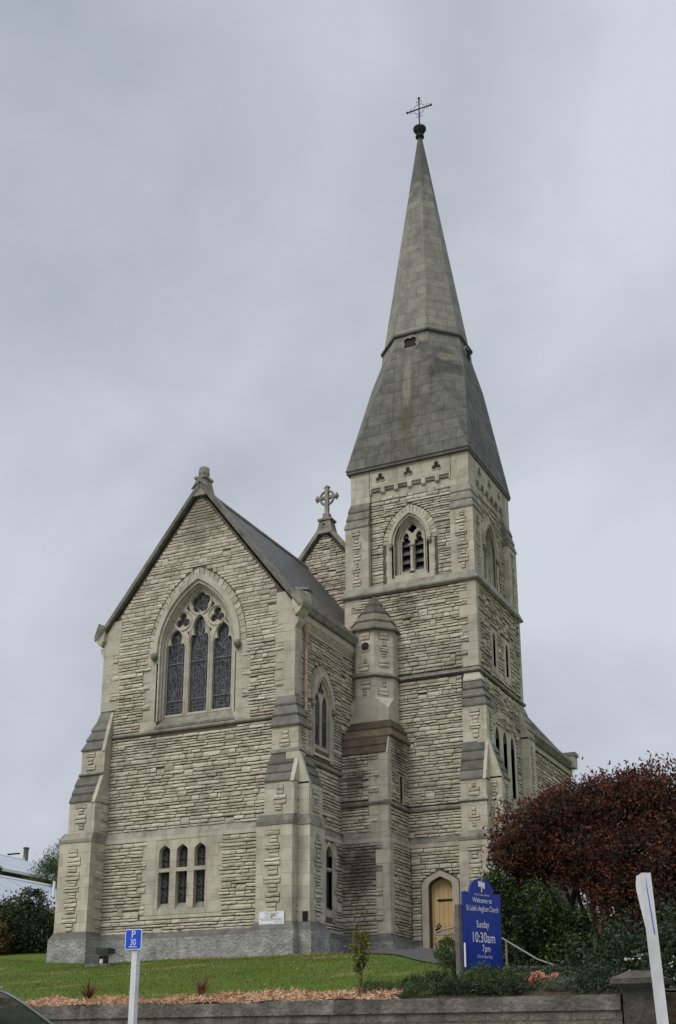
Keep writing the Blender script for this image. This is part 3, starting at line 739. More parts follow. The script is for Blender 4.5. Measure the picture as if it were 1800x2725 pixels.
# ---- chancel roof, coping, cornice, gutter
mb = MB()
RZ = lambda x: 17.3 - 1.275 * abs(x - XC)
for sg in (1, -1):
    xe = XC + sg * 3.62
    mb.face([(XC, Y0 + .3, 17.3), (xe, Y0 + .3, RZ(xe)), (xe, 37.6, RZ(xe)), (XC, 37.6, 17.3)][::sg], 'roof')
    mb.face([(xe, Y0 + .3, RZ(xe)), (xe, Y0 + .3, RZ(xe) - .06), (xe, 37.6, RZ(xe) - .06), (xe, 37.6, RZ(xe))], 'slate')
mb.tube([(XC, Y0 + .3, 17.31), (XC, 37.4, 17.31)], .07, 'weathered', 8)
chancel_roof = mb.build('roof', church)
mb = MB()
mb.box(XR - .05, XR + .13, 30.34, 34.0, 12.42, 12.62, 'ashlar_plain')
mb.frust((XR - .05, XR + .02, 30.34, 34.0), 12.27, (XR - .05, XR + .12, 30.34, 34.0), 12.415, 'ashlar_plain')
mb.box(XR - .05, XR + .03, 30.3, 34.0, 12.16, 12.265, 'weathered')
mb.build('cornice', church)
mb = MB()
mb.frust((XR, XR + .18, 30.32, 33.95), 12.625, (XR, XR + .27, 30.32, 33.95), 12.80, 'weathered')
mb.box(XR, XR + .285, 30.32, 33.95, 12.805, 12.93, 'weathered')
mb.build('gutter', church)
mb = MB()
def coping(mb, xe, ze, xa, za, Y, wd, th, m='coping'):
    mb.bar((xe, Y + wd / 2 - .14, ze), (xa, Y + wd / 2 - .14, za), wd, th, m, up=(0, 0, 1))
    mb.bar((xe, Y - .02, ze - .10), (xa, Y - .02, za - .10), .09, .05, m)
for sg in (1, -1):
    xe = XC + sg * 3.66
    coping(mb, xe, 17.42 - 1.29 * 3.66, XC + sg * .02, 17.42, Y0, .48, .115)
    # kneeler at the foot
    P = lambda x, z, y: (XC + sg * x, y, z)
    prof = [(3.38, 12.62), (3.44, 12.62), (3.50, 12.44), (3.60, 12.52), (3.72, 12.68), (3.70, 13.02), (3.38, 13.10)]
    mb.loft([[P(a, z, Y0 - .13) for a, z in prof], [P(a, z, Y0 + .4) for a, z in prof]], 'ashlar_plain')
    mb.loft([[P(a, z, Y0 - .15) for a, z in [(3.3, 13.1), (3.74, 12.66), (3.76, 12.8), (3.62, 13.24)]], [P(a, z, Y0 + .42) for a, z in [(3.3, 13.1), (3.74, 12.66), (3.76, 12.8), (3.62, 13.24)]]], 'weathered')
    # moulded corbel under the kneeler
    mb.loft([[P(a, z, Y0 - .03) for a, z in [(3.40, 12.02), (3.40, 12.40), (3.56, 12.40), (3.54, 12.26), (3.46, 12.12)]], [P(a, z, Y0 + .36) for a, z in [(3.40, 12.02), (3.40, 12.40), (3.56, 12.40), (3.54, 12.26), (3.46, 12.12)]]], 'ashlar_plain')
# gablet on the right kneeler
mb.loft([[(XR + .02, Y0 + .32, 12.95), (XR + .25, Y0 + .32, 12.95), (XR + .22, Y0 + .32, 13.28), (XR - .12, Y0 + .32, 13.38)], [(XR + .02, Y0 + .58, 12.95), (XR + .25, Y0 + .58, 12.95), (XR + .22, Y0 + .58, 13.36), (XR - .12, Y0 + .58, 13.46)]], 'ashlar_plain')
mb.bar((XR - .16, Y0 + .46, 13.44), (XR + .3, Y0 + .46, 13.36), .36, .06, 'weathered')
gc = mb.build('gable_coping', church)
mb = MB()
mb.frust((XC - .30, XC + .30, Y0 - .13, Y0 + .36), 17.02, (XC - .16, XC + .16, Y0 - .10, Y0 + .33), 17.62, 'weathered')
mb.loft([[(XC - .3, Y0 - .16, 17.28), (XC, Y0 - .16, 17.72), (XC + .3, Y0 - .16, 17.28), (XC, Y0 - .16, 17.5)], [(XC - .3, Y0 - .1, 17.28), (XC, Y0 - .1, 17.72), (XC + .3, Y0 - .1, 17.28), (XC, Y0 - .1, 17.5)]], 'weathered')
mb.box(XC - .21, XC + .21, Y0 - .14, Y0 + .36, 17.625, 17.70, 'weathered')
mb.loft([[(XC + r_ * math.cos(rad(45 * k + 22.5)), Y0 + .11 + r_ * math.sin(rad(45 * k + 22.5)), z) for k in range(8)] for r_, z in ((.15, 17.70), (.165, 17.74), (.175, 18.02), (.15, 18.08))], 'weathered')
for a in range(8):
    mb.lathe((XC + .14 * math.cos(a * 1.05), Y0 + .11 + .15 * math.sin(a * 1.05), 17.78), [(.0, 0), (.05, .03), (.06, .09), (.03, .16), (.0, .17)], 'weathered', 6)
mb.build('finial', gc)
mb = MB()
mb.tube([(XR + .1, 30.54, 12.0), (XR + .1, 30.54, 9.75), (XR + .1, 30.52, 9.6)], .048, 'rust_pipe', 10)
mb.lathe((XR + .11, 30.54, 11.93), [(.055, 0), (.06, .06), (.10, .12), (.12, .3), (.13, .31), (.13, .36), (.03, .37)], 'rust_pipe', 10)
for z in (11.2, 10.2): mb.lathe((XR + .1, 30.54, z), [(.05, 0), (.066, .01), (.066, .06), (.05, .07)], 'rust_pipe', 10)
mb.build('downpipe', church)

# ---- buttresses of the chancel
def front_buttress(x0, x1, seed, wrap_left, strips=True):
    mb = MB()
    PB = front(29.25); xm = (x0 + x1) / 2
    w0 = x1 if wrap_left else x0
    mb.box(x0, x1, 29.25, Y0 + .02, ZG, 6.1, 'ashlar')
    strip(mb, PB, xm - .03, 3.5, 5.95, seed, .52, .30)
    # set-off
    mb.box(x0 - .02, x1 + .02, 29.23, Y0, 6.101, 6.19, 'weathered'); mb.frust((x0 - .02, x1 + .02, 29.23, Y0), 6.192, (x0 + (.08 if wrap_left else .03), x1, 29.33, Y0), 6.40, 'weathered')
    xa = x0 + (.22 if wrap_left else .17)
    if not wrap_left: xa = x0 + .19
    mb.box(xa, x1, 29.33, Y0 + .01, 6.38, 7.32, 'ashlar')
    strip(mb, front(29.33), (xa + x1) / 2, 6.5, 7.25, seed + 1, .40, .22)
    # slab weathering between raised cheeks
    xs1 = x1 - .13
    weather(mb, xa - .02, xs1, 29.33, 29.66, 7.33, 8.15, 3, 'slate', yback=Y0); mb.box(xa - .02, x1 - .006, 29.675, Y0, 8.0, 8.24, 'ashlar_plain')
    mb.mesh([(xs1, 29.30, 7.3), (x1, 29.30, 7.3), (x1, 29.67, 8.25), (xs1, 29.67, 8.25), (xs1, Y0, 7.3), (x1, Y0, 7.3), (x1, Y0, 8.25), (xs1, Y0, 8.25)], [(0, 1, 2, 3), (1, 5, 6, 2), (0, 3, 7, 4), (3, 2, 6, 7)], 'ashlar_plain')
    return mb, xa
mb, xa = front_buttress(-23.40, -22.24, 31, True)
mb.box(-23.10, -22.245, 29.67, Y0 + .01, 8.1, 9.02, 'ashlar')
strip(mb, front(29.67), -22.75, 8.38, 8.95, 35, .34, .2)
string_front(mb, -23.14, -22.26, 29.67, 8.2, 8.32, .06)
weather(mb, -23.10, -22.36, 29.67, Y0 - .02, 9.0, 10.0, 3, 'slate', xr0=.26, yback=Y0 + .5)
mb.frust((-22.84, -22.36, 29.97, 30.5), 10.0, (-22.73, -22.40, Y0, 30.5), 10.3, 'weathered')
mb.mesh([(-22.36, 29.64, 8.95), (-22.24, 29.64, 8.95), (-22.24, Y0, 10.25), (-22.36, Y0, 10.25), (-22.24, Y0 + .01, 8.95), (-22.36, Y0 + .01, 8.95)], [(0, 1, 2, 3), (1, 4, 2), (0, 3, 5)], 'ashlar_plain')
for i, z in enumerate([3.6, 3.86, 4.2, 4.45, 4.75, 5.05, 5.3, 5.6, 5.85]):
    rng = random.Random(i); rock(mb, right(-22.24), 29.62 - .1 * (i % 2), Y0 - .01, z, z + .22, .015, rng)
for i, z in enumerate([6.5, 6.8, 7.05, 7.35]):
    rng = random.Random(i + 40); rock(mb, right(-22.24), 29.66 - .08 * (i % 2), Y0 - .01, z, z + .2, .015, rng)
tag(mb.build('buttress', church))
mb, xa = front_buttress(-16.62, -15.50, 41, False)
# clasping upper stage
mb.box(-16.42, -15.56, 29.67, 30.32, 8.2, 9.02, 'ashlar')
strip(mb, front(29.67), -15.98, 8.4, 8.95, 45, .36, .2); strip(mb, right(-15.56), 30.0, 8.4, 8.95, 46, .3, .18)
mb.box(-16.45, -15.50, 29.61, 30.36, 8.22, 8.29, 'weathered'); mb.frust((-16.45, -15.5, 29.61, 30.36), 8.292, (-16.42, -15.56, 29.67, 30.33), 8.36, 'weathered')
loops = [((-16.44, -15.50, 29.61, 30.40)), ((-16.44, -15.62, 29.72, 30.34)), ((-16.44, -15.73, 29.84, 30.32)), ((-16.44, -15.84, 29.97, 30.30))]
for k in range(3):
    a, b = loops[k], loops[k + 1]; za, zb = 9.0 + k * .34, 9.0 + (k + 1) * .34
    mb.box(a[0], a[1], a[2], a[3], za, za + .05, 'slate'); mb.frust(a, za + .052, (b[0], b[1] - .02, b[2] + .02, b[3]), zb, 'slate')
mb.frust((-16.44, -15.85, 29.98, 30.28), 10.02, (-16.44, XR - .01, Y0 + .01, 30.26), 10.28, 'weathered')
mb.build('buttress', church)
# side buttress
mb = MB(); xe = -15.115
mb.box(XR, xe, 29.55, 30.47, ZG, 6.1, 'ashlar')
strip(mb, right(xe), 30.06, 3.5, 5.95, 51, .46, .24)
mb.box(XR, xe + .02, 29.53, 30.49, 6.101, 6.19, 'weathered'); mb.frust((XR, xe + .02, 29.53, 30.49), 6.192, (XR, xe - .05, 29.57, 30.45), 6.40, 'weathered')
mb.box(XR, xe - .05, 29.57, 30.42, 6.38, 7.3, 'ashlar'); strip(mb, right(xe - .05), 30.0, 6.5, 7.2, 52, .36, .2)
weather_x(mb, 29.70, 30.38, xe - .06, -15.50, 7.28, 8.12, 3)
mb.mesh([(xe - .04, 29.57, 7.25), (xe - .04, 29.70, 7.25), (-15.48, 29.70, 8.2), (-15.48, 29.57, 8.2), (-15.9, 29.57, 7.25), (-15.9, 29.57, 8.2), (-15.9, 29.7, 8.2), (-15.9, 29.7, 7.25)], [(0, 1, 2, 3), (0, 3, 5, 4), (3, 2, 6, 5), (1, 7, 6, 2)], 'ashlar_plain')
rng = random.Random(5)
for i in range(22):                                              # broken joint between the two piers
    z = 3.5 + i * .21 + rng.uniform(-.05, .05)
    if z < 7.0: mb.box(-15.5, -15.5 + rng.uniform(.02, .045), 29.50 + .02, 29.6, z, z + rng.uniform(.08, .16), 'ashlar_plain')
mb.build('buttress', church)

# ---- grey roughcast base
mb = MB()
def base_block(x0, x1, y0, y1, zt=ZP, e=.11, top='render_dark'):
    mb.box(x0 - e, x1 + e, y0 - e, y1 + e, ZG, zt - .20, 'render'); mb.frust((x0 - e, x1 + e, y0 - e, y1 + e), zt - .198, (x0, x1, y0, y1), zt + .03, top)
base_block(XL, XR + .05, Y0 - .06, 36); base_block(-23.40, -22.24, 29.25, 30.3, ZP + .003); base_block(-16.62, -15.5, 29.25, 30.3, ZP + .003); base_block(XR - .3, -15.115, 29.55, 30.47, ZP + .005)
base_block(XR, XS + .06, YS - .06, 35, ZP - .06); base_block(XTL, -13.97, YT - .055, 39, ZP - .09, e=.05)
base = mb.build('plinth', church)

# ---- window builder
def light_bars(mb, P, c, w, z0, z1, p, n=3):
    for k in range(n):
        z = z0 + (z1 - z0) * (k + 1) / (n + 1); a = P(c - w, z, p); b = P(c + w, z, p); mb.bar(a, b, .014, .018, 'lead')

# big traceried window
mb = MB(); c = -19.28
ring(mb, F0, c, 1.40, 1.56, 11.93, 11.95, 2.24, 2.46, .085, -.03, 'ashlar_plain', 12, legs=False)     # hood mould
for sg in (-1, 1):
    mb.lathe(F0(c + sg * 1.49, 11.70, .08), [(.0, 0), (.07, .02), (.11, .09), (.12, .16), (.08, .25), (.0, .27)], 'weathered', 8)
    for q in range(5): mb.lathe(F0(c + sg * 1.49 + .06 * math.cos(q * 1.3), 11.76 + .04 * q % .12, .12 + .03 * math.sin(q)), [(0, 0), (.035, .015), (.035, .05), (0, .065)], 'weathered', 6)
ring(mb, F0, c, 1.32, 1.42, 9.74, 11.95, 2.12, 2.26, .02, -.10, 'ashlar_plain', 12)
ring(mb, F0, c, 1.27, 1.34, 9.78, 11.95, 2.05, 2.15, -.07, -.18, 'ashlar_plain', 12)
ring(mb, F0, c, 1.22, 1.30, 9.84, 11.95, 1.99, 2.10, -.15, -.32, 'ashlar_plain', 12)
mb.mesh([F0(c - 1.42, 9.58, .035), F0(c + 1.42, 9.58, .035), F0(c + 1.3, 9.93, -.24), F0(c - 1.3, 9.93, -.24), F0(c - 1.42, 9.50, .035), F0(c + 1.42, 9.50, .035)], [(0, 1, 2, 3), (4, 5, 1, 0)], 'weathered')
mb.mesh([F0(c - 1.75, 9.50, .024), F0(c + 1.75, 9.50, .024), F0(c + 1.75, 9.6, .024), F0(c - 1.75, 9.6, .024)], [(0, 1, 2, 3)], 'ashlar_plain')
cc = c - .045
outl = arch(cc + .02, 1.22, 9.9, 11.95, 2.0, 12)
lights = [(cc - .845, .335, 11.95, .78), (cc, .335, 12.08, 1.02), (cc + .845, .335, 11.95, .78)]
holes = [cusped(a, w_, 9.97, zs, h) for a, w_, zs, h in lights]
tre = [(cc - .62, 12.98, .27, 3), (cc + .63, 12.98, .27, 3), (cc + .01, 13.50, .35, 5)]
holes += [foil(a, z, r_, n_, 90) for a, z, r_, n_ in tre]
holes += [[(cc - .50, 13.38), (cc - .40, 13.22), (cc - .36, 13.32), (cc - .42, 13.50)], [(cc + .52, 13.38), (cc + .44, 13.50), (cc + .38, 13.32), (cc + .42, 13.22)],
          [(cc - .45, 12.55), (cc - .36, 12.44), (cc - .36, 12.64)], [(cc + .45, 12.55), (cc + .36, 12.64), (cc + .36, 12.44)],
          [(cc - 1.06, 12.62), (cc - .93, 12.72), (cc - .92, 12.86)], [(cc + 1.08, 12.62), (cc + .94, 12.86), (cc + .95, 12.72)]]
slab(mb, F0, outl, holes, -.20, -.33, 'ashlar_plain')
for a, z, r_, n_ in tre:                                          # roll mouldings round the foils
    mb.tube([F0(a + (r_ + .05) * math.cos(t * math.pi / 14), z + (r_ + .05) * math.sin(t * math.pi / 14), -.2) for t in range(29)], .032, 'ashlar_plain', 6, False)
for a, w_, zs, h in lights:
    o_ = arch(a, w_ + .05, 9.95, zs, h * 1.12, 8)
    mb.tube([F0(x, z, -.2) for x, z in o_[2:]], .03, 'ashlar_plain', 6, False)
    for sg in (-1, 1): mb.tube([F0(a + sg * (w_ + .05), 9.95, -.2), F0(a + sg * (w_ + .05), zs, -.2)], .03, 'ashlar_plain', 6, False)
win = mb.build('window', church)
mb = MB(); slab(mb, F0, arch(cc + .02, 1.2, 9.92, 11.95, 1.95), [], -.31, -.31, 'stained', sides=False); pane = mb.build('pane', win)
mb = MB()
for a, w_, zs, h in lights:
    for z in (10.42, 11.62): mb.bar(F0(a - w_, z, -.295), F0(a + w_, z, -.295), .02, .022, 'lead')
    for sg in (-1, 1):
        for d in (.06, .12): mb.bar(F0(a + sg * (w_ - d), 9.98, -.30), F0(a + sg * (w_ - d), zs, -.30), .010, .010, 'lead', up=(0, 1, 0))
    mb.tube([F0(a + .11 * math.cos(t * math.pi / 8), 11.42 + .11 * math.sin(t * math.pi / 8), -.30) for t in range(17)], .006, 'lead', 4, False)
    for z in (10.08, 10.2, 10.3, 11.78): mb.bar(F0(a - w_ + .12, z, -.30), F0(a + w_ - .12, z, -.30), .010, .010, 'lead')
    for q in range(7):
        r_ = random.Random(q + int(a * 100)); x = a + r_.uniform(-.2, .2)
        mb.tube([F0(x, 10.45, -.3), F0(x + r_.uniform(-.08, .08), 10.8, -.3), F0(x + r_.uniform(-.14, .14), 11.3, -.3)], .005, 'lead', 4, False)
mb.build('leading', win)

# three light window
mb = MB(); hl = []
for cx, _ in tl: hl += [rect(cx - .195, cx + .195, 4.05, 5.13), arch(cx, .19, 5.24, 5.72, .2, 6)]
P3 = front(Y0 - .06)
slab(mb, P3, rect(-20.56, -18.34, 3.9, 6.1), hl, .012, -.2, 'ashlar')
for cx, _ in tl:
    mb.mesh([P3(cx - .195, 4.05, .0), P3(cx + .195, 4.05, 0), P3(cx + .195, 4.24, -.16), P3(cx - .195, 4.24, -.16)], [(0, 1, 2, 3)], 'weathered')
win = mb.build('window', church)
mb = MB(); slab(mb, P3, rect(-20.5, -18.4, 4.0, 6.0), [], -.17, -.17, 'pane', sides=False); mb.build('pane', win)
mb = MB()
for cx, _ in tl:
    for z in (4.68, 5.48): mb.bar(P3(cx - .19, z, -.15), P3(cx + .19, z, -.15), .02, .02, 'black_iron')
    mb.bar(P3(cx + .02, 4.2, -.155), P3(cx + .02, 5.85, -.155), .02, .014, 'black_iron', up=(0, 1, 0))
    for k in range(8):
        z = 4.3 + k * .17
        for s_ in (-1, 1): mb.bar(P3(cx - s_ * .19, z, -.16), P3(cx + s_ * .19, z + .34, -.16), .007, .007, 'lead', up=(0, 1, 0))
mb.build('leading', win)

# paired lancets high in the side wall
mb = MB(); c = 31.78
ring(mb, SR, c, .62, .74, 10.1, 10.15, .88, 1.02, .07, -.03, 'ashlar_plain', 9, legs=False)
ring(mb, SR, c, .54, .63, 8.72, 10.15, .78, .90, .03, -.14, 'ashlar_plain', 9)
for sg in (-1, 1): mb.lathe(SR(c + sg * .68, 9.93, .06), [(0, 0), (.06, .02), (.09, .08), (.08, .17), (0, .2)], 'weathered', 8)
hs_ = [arch(c - .25, .18, 8.86, 10.12, .36, 6), arch(c + .25, .18, 8.86, 10.12, .36, 6), foil(c, 10.64, .21, 3, 90)]
slab(mb, SR, arch(c, .56, 8.72, 10.15, .80), hs_, -.03, -.10, 'ashlar_plain')
mb.mesh([SR(c - .6, 8.5, .03), SR(c + .6, 8.5, .03), SR(c + .55, 8.86, -.09), SR(c - .55, 8.86, -.09)], [(0, 1, 2, 3)], 'ashlar_plain')
win = mb.build('window', church)
mb = MB(); slab(mb, SR, arch(c, .54, 8.8, 10.15, .78), [], -.065, -.065, 'stained', sides=False); mb.build('pane', win)
# low lancet
mb = MB(); c = 32.16
slab(mb, SL, arch(c, .30, 3.85, 5.64, .40, 6), [arch(c, .20, 4.06, 5.64, .29, 6)], .016, -.22, 'ashlar_plain')
mb.mesh([SL(c - .2, 4.0, .0), SL(c + .2, 4.0, 0), SL(c + .2, 4.22, -.16), SL(c - .2, 4.22, -.16)], [(0, 1, 2, 3)], 'weathered')
mb.mesh([SL(c - .2, 5.17, -.03), SL(c + .2, 5.17, -.03), SL(c + .2, 5.25, -.03), SL(c - .2, 5.25, -.03), SL(c - .2, 5.17, -.2), SL(c + .2, 5.17, -.2)], [(0, 1, 2, 3), (4, 5, 1, 0)], 'ashlar_plain')
win = mb.build('window', church)
mb = MB(); slab(mb, SL, rect(c - .21, c + .21, 4.0, 5.95), [], -.10, -.10, 'pane', sides=False); mb.build('pane', win)

# ---- stair turret
FS = front(YS); FSl = front(YS - .06); SS = right(XS); SSl = right(XS + .06)
mb = MB()
slab(mb, FSl, rect(XR, XS + .06, ZG, 6.22), [], 0, -.3, 'mortar'); slab(mb, FS, rect(XR, XS, ZW, 8.85), [], 0, -.3, 'mortar')
slit = rect(34.02, 34.22, 7.4, 8.25)
slab(mb, SSl, rect(YS - .06, YT, ZG, 6.22), [], 0, -.3, 'mortar'); slab(mb, SS, [(YS, ZW), (YT, ZW), (YT, 9.6), (33.45, 9.55), (YS, 8.85)], [slit], 0, -.3, 'mortar')
A, B = quoins(mb, (XS, YS), (-1, 0), (0, 1), 7.33, 8.83, 61, hs=(.2, .3), la=(.30, .62), lb=(.22, .3), t=.018)
f2 = [[(XS - r[1], r[2]), (XS, r[2]), (XS, r[3]), (XS - r[1], r[3])] for r in A]; s2 = [rect(YS, YS + r[1], r[2], r[3]) for r in B]
A, B = quoins(mb, (XS, YS), (-1, 0), (0, 1), 6.40, 7.24, 62, hs=(.2, .3), la=(.34, .62), lb=(.1, .2), t=.018)
f2 += [[(XS - r[1], r[2]), (XS, r[2]), (XS, r[3]), (XS - r[1], r[3])] for r in A]; s2 += [rect(YS, YS + r[1], r[2], r[3]) for r in B]
f2.append(rect(-17, -14, 7.18, 7.4)); s2 += [rect(33, 36, 7.18, 7.4), rect(33.9, 34.34, 7.36, 8.32)]
rubble(mb, FS, rect(XR + .01, XS, ZW + .06, 8.82), f2, 63, lmin=.18, lmax=.5); rubble(mb, SS, [(YS, ZW + .06), (YT - .02, ZW + .06), (YT - .02, 9.5), (33.4, 9.45), (YS + .1, 8.82)], s2, 64, lmin=.15, lmax=.4)
A, B = quoins(mb, (XS + .06, YS - .06), (-1, 0), (0, 1), 3.4, 6.08, 65, hs=(.3, .42), la=(.22, .42), lb=(.22, .3), t=.018)
rubble(mb, FSl, rect(XR + .07, XS + .06, 3.38, 6.08), [[(XS + .06 - r[1], r[2]), (XS + .06, r[2]), (XS + .06, r[3]), (XS + .06 - r[1], r[3])] for r in A], 66, lmin=.18, lmax=.55)
rubble(mb, SSl, rect(YS - .06, YT - .1, 3.38, 6.08), [rect(YS - .06, YS - .06 + r[1], r[2], r[3]) for r in B], 67, lmin=.2, lmax=.5)
setoff_front(mb, XR + .07, XS + .072, YS); setoff_right(mb, YS - .004, YT - .06, XS, .069, 6.083, 6.424)
string_front(mb, XR + .01, XS + .05, YS, 7.22, 7.36, .055); string_right(mb, YS - .05, YT - .04, XS, 7.224, 7.364, .057)
# slit frame
slab(mb, SS, rect(33.92, 34.32, 7.38, 8.3), [slit], .02, -.02, 'ashlar_plain'); slab(mb, SS, rect(33.9, 34.4, 7.3, 8.4), [], -.2, -.2, 'dark', sides=False)
# the gable-like cheek and lean-to slabs
cols = ['slate_rust', 'slate_rust', 'slate_rust', 'slate_rust']
weather(mb, XR + .005, XS - .04, YS - .02, YS + .10, 8.84, 9.36, 2, 'skirt_slate', yback=YT - .5, lip=.04)
mb.mesh([(XS - .04, YS - .03, 8.8), (XS + .02, YS - .03, 8.8), (XS + .02, YS + .14, 9.42), (XS - .04, YS + .14, 9.42), (XS + .02, YS + .34, 8.8), (XS + .02, YS + .34, 9.42)], [(0, 1, 2, 3), (1, 4, 5, 2)], 'ashlar_plain')
ls = [(XS + .09, YS + .11), (XS - .02, YS + .34), (XS - .16, YS + .64)]
for k in range(2):
    za, zb = 9.36 + k * .33, 9.36 + (k + 1) * .33
    mb.box(XR + .005, ls[k][0] + .03, ls[k][1] - .03, YT - .003 * (k + 1), za, za + .045, 'skirt_slate'); mb.frust((XR + .005, ls[k][0] + .03, ls[k][1] - .03, YT - .003 * (k + 1)), za + .047, (XR + .005, ls[k + 1][0], ls[k + 1][1], YT - .003 * (k + 1)), zb, 'skirt_slate')
# octagonal shaft
oc = (-15.37, 34.63)
def octo(r, z, c=oc, h=None): 
    h = h if h is not None else r * .4142
    return [(c[0] + x, c[1] + y, z) for x, y in [(-h, -r), (h, -r), (r, -h), (r, h), (h, r), (-h, r), (-r, h), (-r, -h)]]
mb.loft([octo(.79, 9.9), octo(.79, 13.14)], 'ashlar')
sq = [(-.73, -.83), (.76, -.83), (.81, -.79), (.81, .06), (.7, .07), (-.7, .07), (-.81, .06), (-.81, -.79)]
mb.loft([[(oc[0] + x, oc[1] + y, 9.93) for x, y in sq], [(oc[0] + x, oc[1] + y, 10.46) for x, y in sq], octo(.792, 10.86)], 'ashlar_plain')
for r0, r1, z0, z1 in ((.80, .87, 11.50, 11.55), (.87, .87, 11.552, 11.60), (.87, .80, 11.602, 11.68)): mb.loft([octo(r0, z0), octo(r1, z1)], 'weathered')
# the broach stone on the canted face
dg = Pl((oc[0] + .79 * .7071, oc[1] - .79 * .7071), (.7071, .7071), (.7071, -.7071))
mb.mesh([dg(-.26, 10.72, .02), dg(.26, 10.72, .02), dg(.04, 10.2, .30), dg(.26, 10.79, 0), dg(-.26, 10.79, 0)], [(0, 1, 2), (0, 1, 3, 4)], 'slate_rust')
FO = front(oc[1] - .79)
for P_, ac in ((FO, oc[0]), (dg, 0)):
    strip(mb, P_, ac, 10.92, 11.46, 71 + int(ac), .36, .12, .005)
    if P_ is FO: strip(mb, P_, ac, 11.74, 12.28, 75, .34, .12, .005)
    for z, ww in ((12.78, .34), (11.85, .34)): 
        if P_ is FO and z < 12: continue
        slab(mb, P_, rect(ac - ww / 2, ac + ww / 2, z, z + .26), [], .005, -.02, 'mortar'); rng = random.Random(3)
        rock(mb, P_, ac - ww / 2 + .012, ac + ww / 2 - .012, z + .01, z + .12, .016, rng); rock(mb, P_, ac - ww / 2 + .012, ac + ww / 2 - .012, z + .135, z + .25, .016, rng)
strip(mb, dg, 0, 12.2, 12.7, 73, .14, .3, .005)
# round opening
hz = 12.55; hc = circ(oc[0] + .02, hz, .15)
slab(mb, FO, circ(oc[0] + .02, hz, .20), [hc], .012, -.01, 'ashlar_plain'); slab(mb, FO, hc, [], .006, .006, 'dark', sides=False)
mb.tube([FO(oc[0] + .02 + .155 * math.cos(t * math.pi / 12), hz + .155 * math.sin(t * math.pi / 12), .012) for t in range(25)], .018, 'ashlar_plain', 6, False)
turret = mb.build('stair_turret', church)
mb = MB()
cr_ = [.88, .72, .50, .27, .03]; cz_ = [13.12, 13.44, 13.80, 14.16, 14.55]
for k in range(4):
    mb.loft([octo(cr_[k] + .02, cz_[k] - .01), octo(cr_[k] + .02, cz_[k] + .045)], 'slate_rust'); mb.loft([octo(cr_[k] + .02, cz_[k] + .047), octo(cr_[k + 1], cz_[k + 1])], 'slate_rust')
mb.build('turret_cap', turret)

# ---- tower
FT = front(YT); FTl = front(YT - .06); ST = right(XT); TC = -14.17
mb = MB()
dr_open = arch(-13.30, .38, ZG, 4.88, .30, 6)
slab(mb, FTl, rect(XTL, XT, ZG, 6.22), [dr_open], 0, -.4, 'mortar'); slab(mb, FT, rect(XTL, XT, ZW, 14.7), [], 0, -.3, 'mortar')
lan = [arch(y, .20, 8.0, 9.72, .36, 6) for y in (36.25, 37.03, 37.80)]
sli = [arch(36.33, .13, 12.1, 13.08, .2, 6), arch(37.65, .13, 12.1, 13.08, .2, 6)]
slab(mb, ST, rect(YT, YTB, ZG, 14.7), lan + sli, 0, -.3, 'mortar')
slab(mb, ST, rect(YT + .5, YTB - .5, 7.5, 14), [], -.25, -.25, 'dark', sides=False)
mb.face([(XTL, YT, 8), (XTL, YTB, 8), (XTL, YTB, 14.7), (XTL, YT, 14.7)], 'rubble'); mb.face([(XTL, YTB, 8), (XT, YTB, 8), (XT, YTB, 14.7), (XTL, YTB, 14.7)], 'rubble')
f3, s3 = [], []
for z0, z1, sd in ((11.7, 14.6, 81),):
    A, B = quoins(mb, (XT, YT), (-1, 0), (0, 1), z0, z1, sd, hs=(.2, .36), la=(.30, .52), lb=(.16, .3), t=.018)
    f3 += [[(XT - r[1], r[2]), (XT, r[2]), (XT, r[3]), (XT - r[1], r[3])] for r in A]; s3 += [rect(YT, YT + r[1], r[2], r[3]) for r in B]
A, B = quoins(mb, (XTL, YT), (1, 0), (0, 1), 11.7, 14.6, 82, hs=(.2, .36), la=(.24, .55), lb=(.2, .3), t=.018)
f3 += [rect(XTL, XTL + r[1], r[2], r[3]) for r in A]
rngq = random.Random(8); z = 8.0
while z < 14.5:
    h = rngq.uniform(.25, .4); l = rngq.choice([.2, .34])
    slab(mb, ST, rect(YTB - l, YTB, z, min(z + h, 14.6) - .005), [], .018, -.02, 'ashlar_plain'); s3.append(rect(YTB - l, YTB, z, z + h)); z += h
f3 += [rect(-17, -11, 11.46, 11.72), rect(-17, -11, 14.56, 14.9), rect(-12.42, -11, 0, 11.4), rect(-17, -14.4, 0, 9.4), rect(-16.2, -14.62, 9.4, 13.3)]
s3 += [rect(34, 40, 11.46, 11.72), rect(34, 40, 14.56, 14.9), rect(34, 35.2, 0, 11.4), rect(38.6, 40, 0, 11.45), rect(35.95, 36.72, 11.85, 13.42), rect(37.28, 38.0, 11.85, 13.42), rect(35.9, 38.25, 7.5, 10.15)]
rubble(mb, FT, rect(XTL, XT, 6.42, 14.58), f3 + [rect(-17, -11, 7.2, 7.4)], 83)
rubble(mb, ST, rect(YT, YTB, 6.4, 14.58), s3, 84, lmin=.18, lmax=.55, rough=1.1)
for y in (36.33, 37.65): slab(mb, ST, rect(y - .35, y + .35, 11.87, 13.42), [arch(y, .13, 12.1, 13.08, .2, 6)], .02, -.2, 'ashlar_plain')
slab(mb, ST, [(35.92, 7.5), (38.22, 7.5), (38.22, 9.9), (37.9, 10.3), (37.03, 10.42), (36.2, 10.3), (35.92, 9.95)], lan, .02, -.2, 'ashlar_plain')
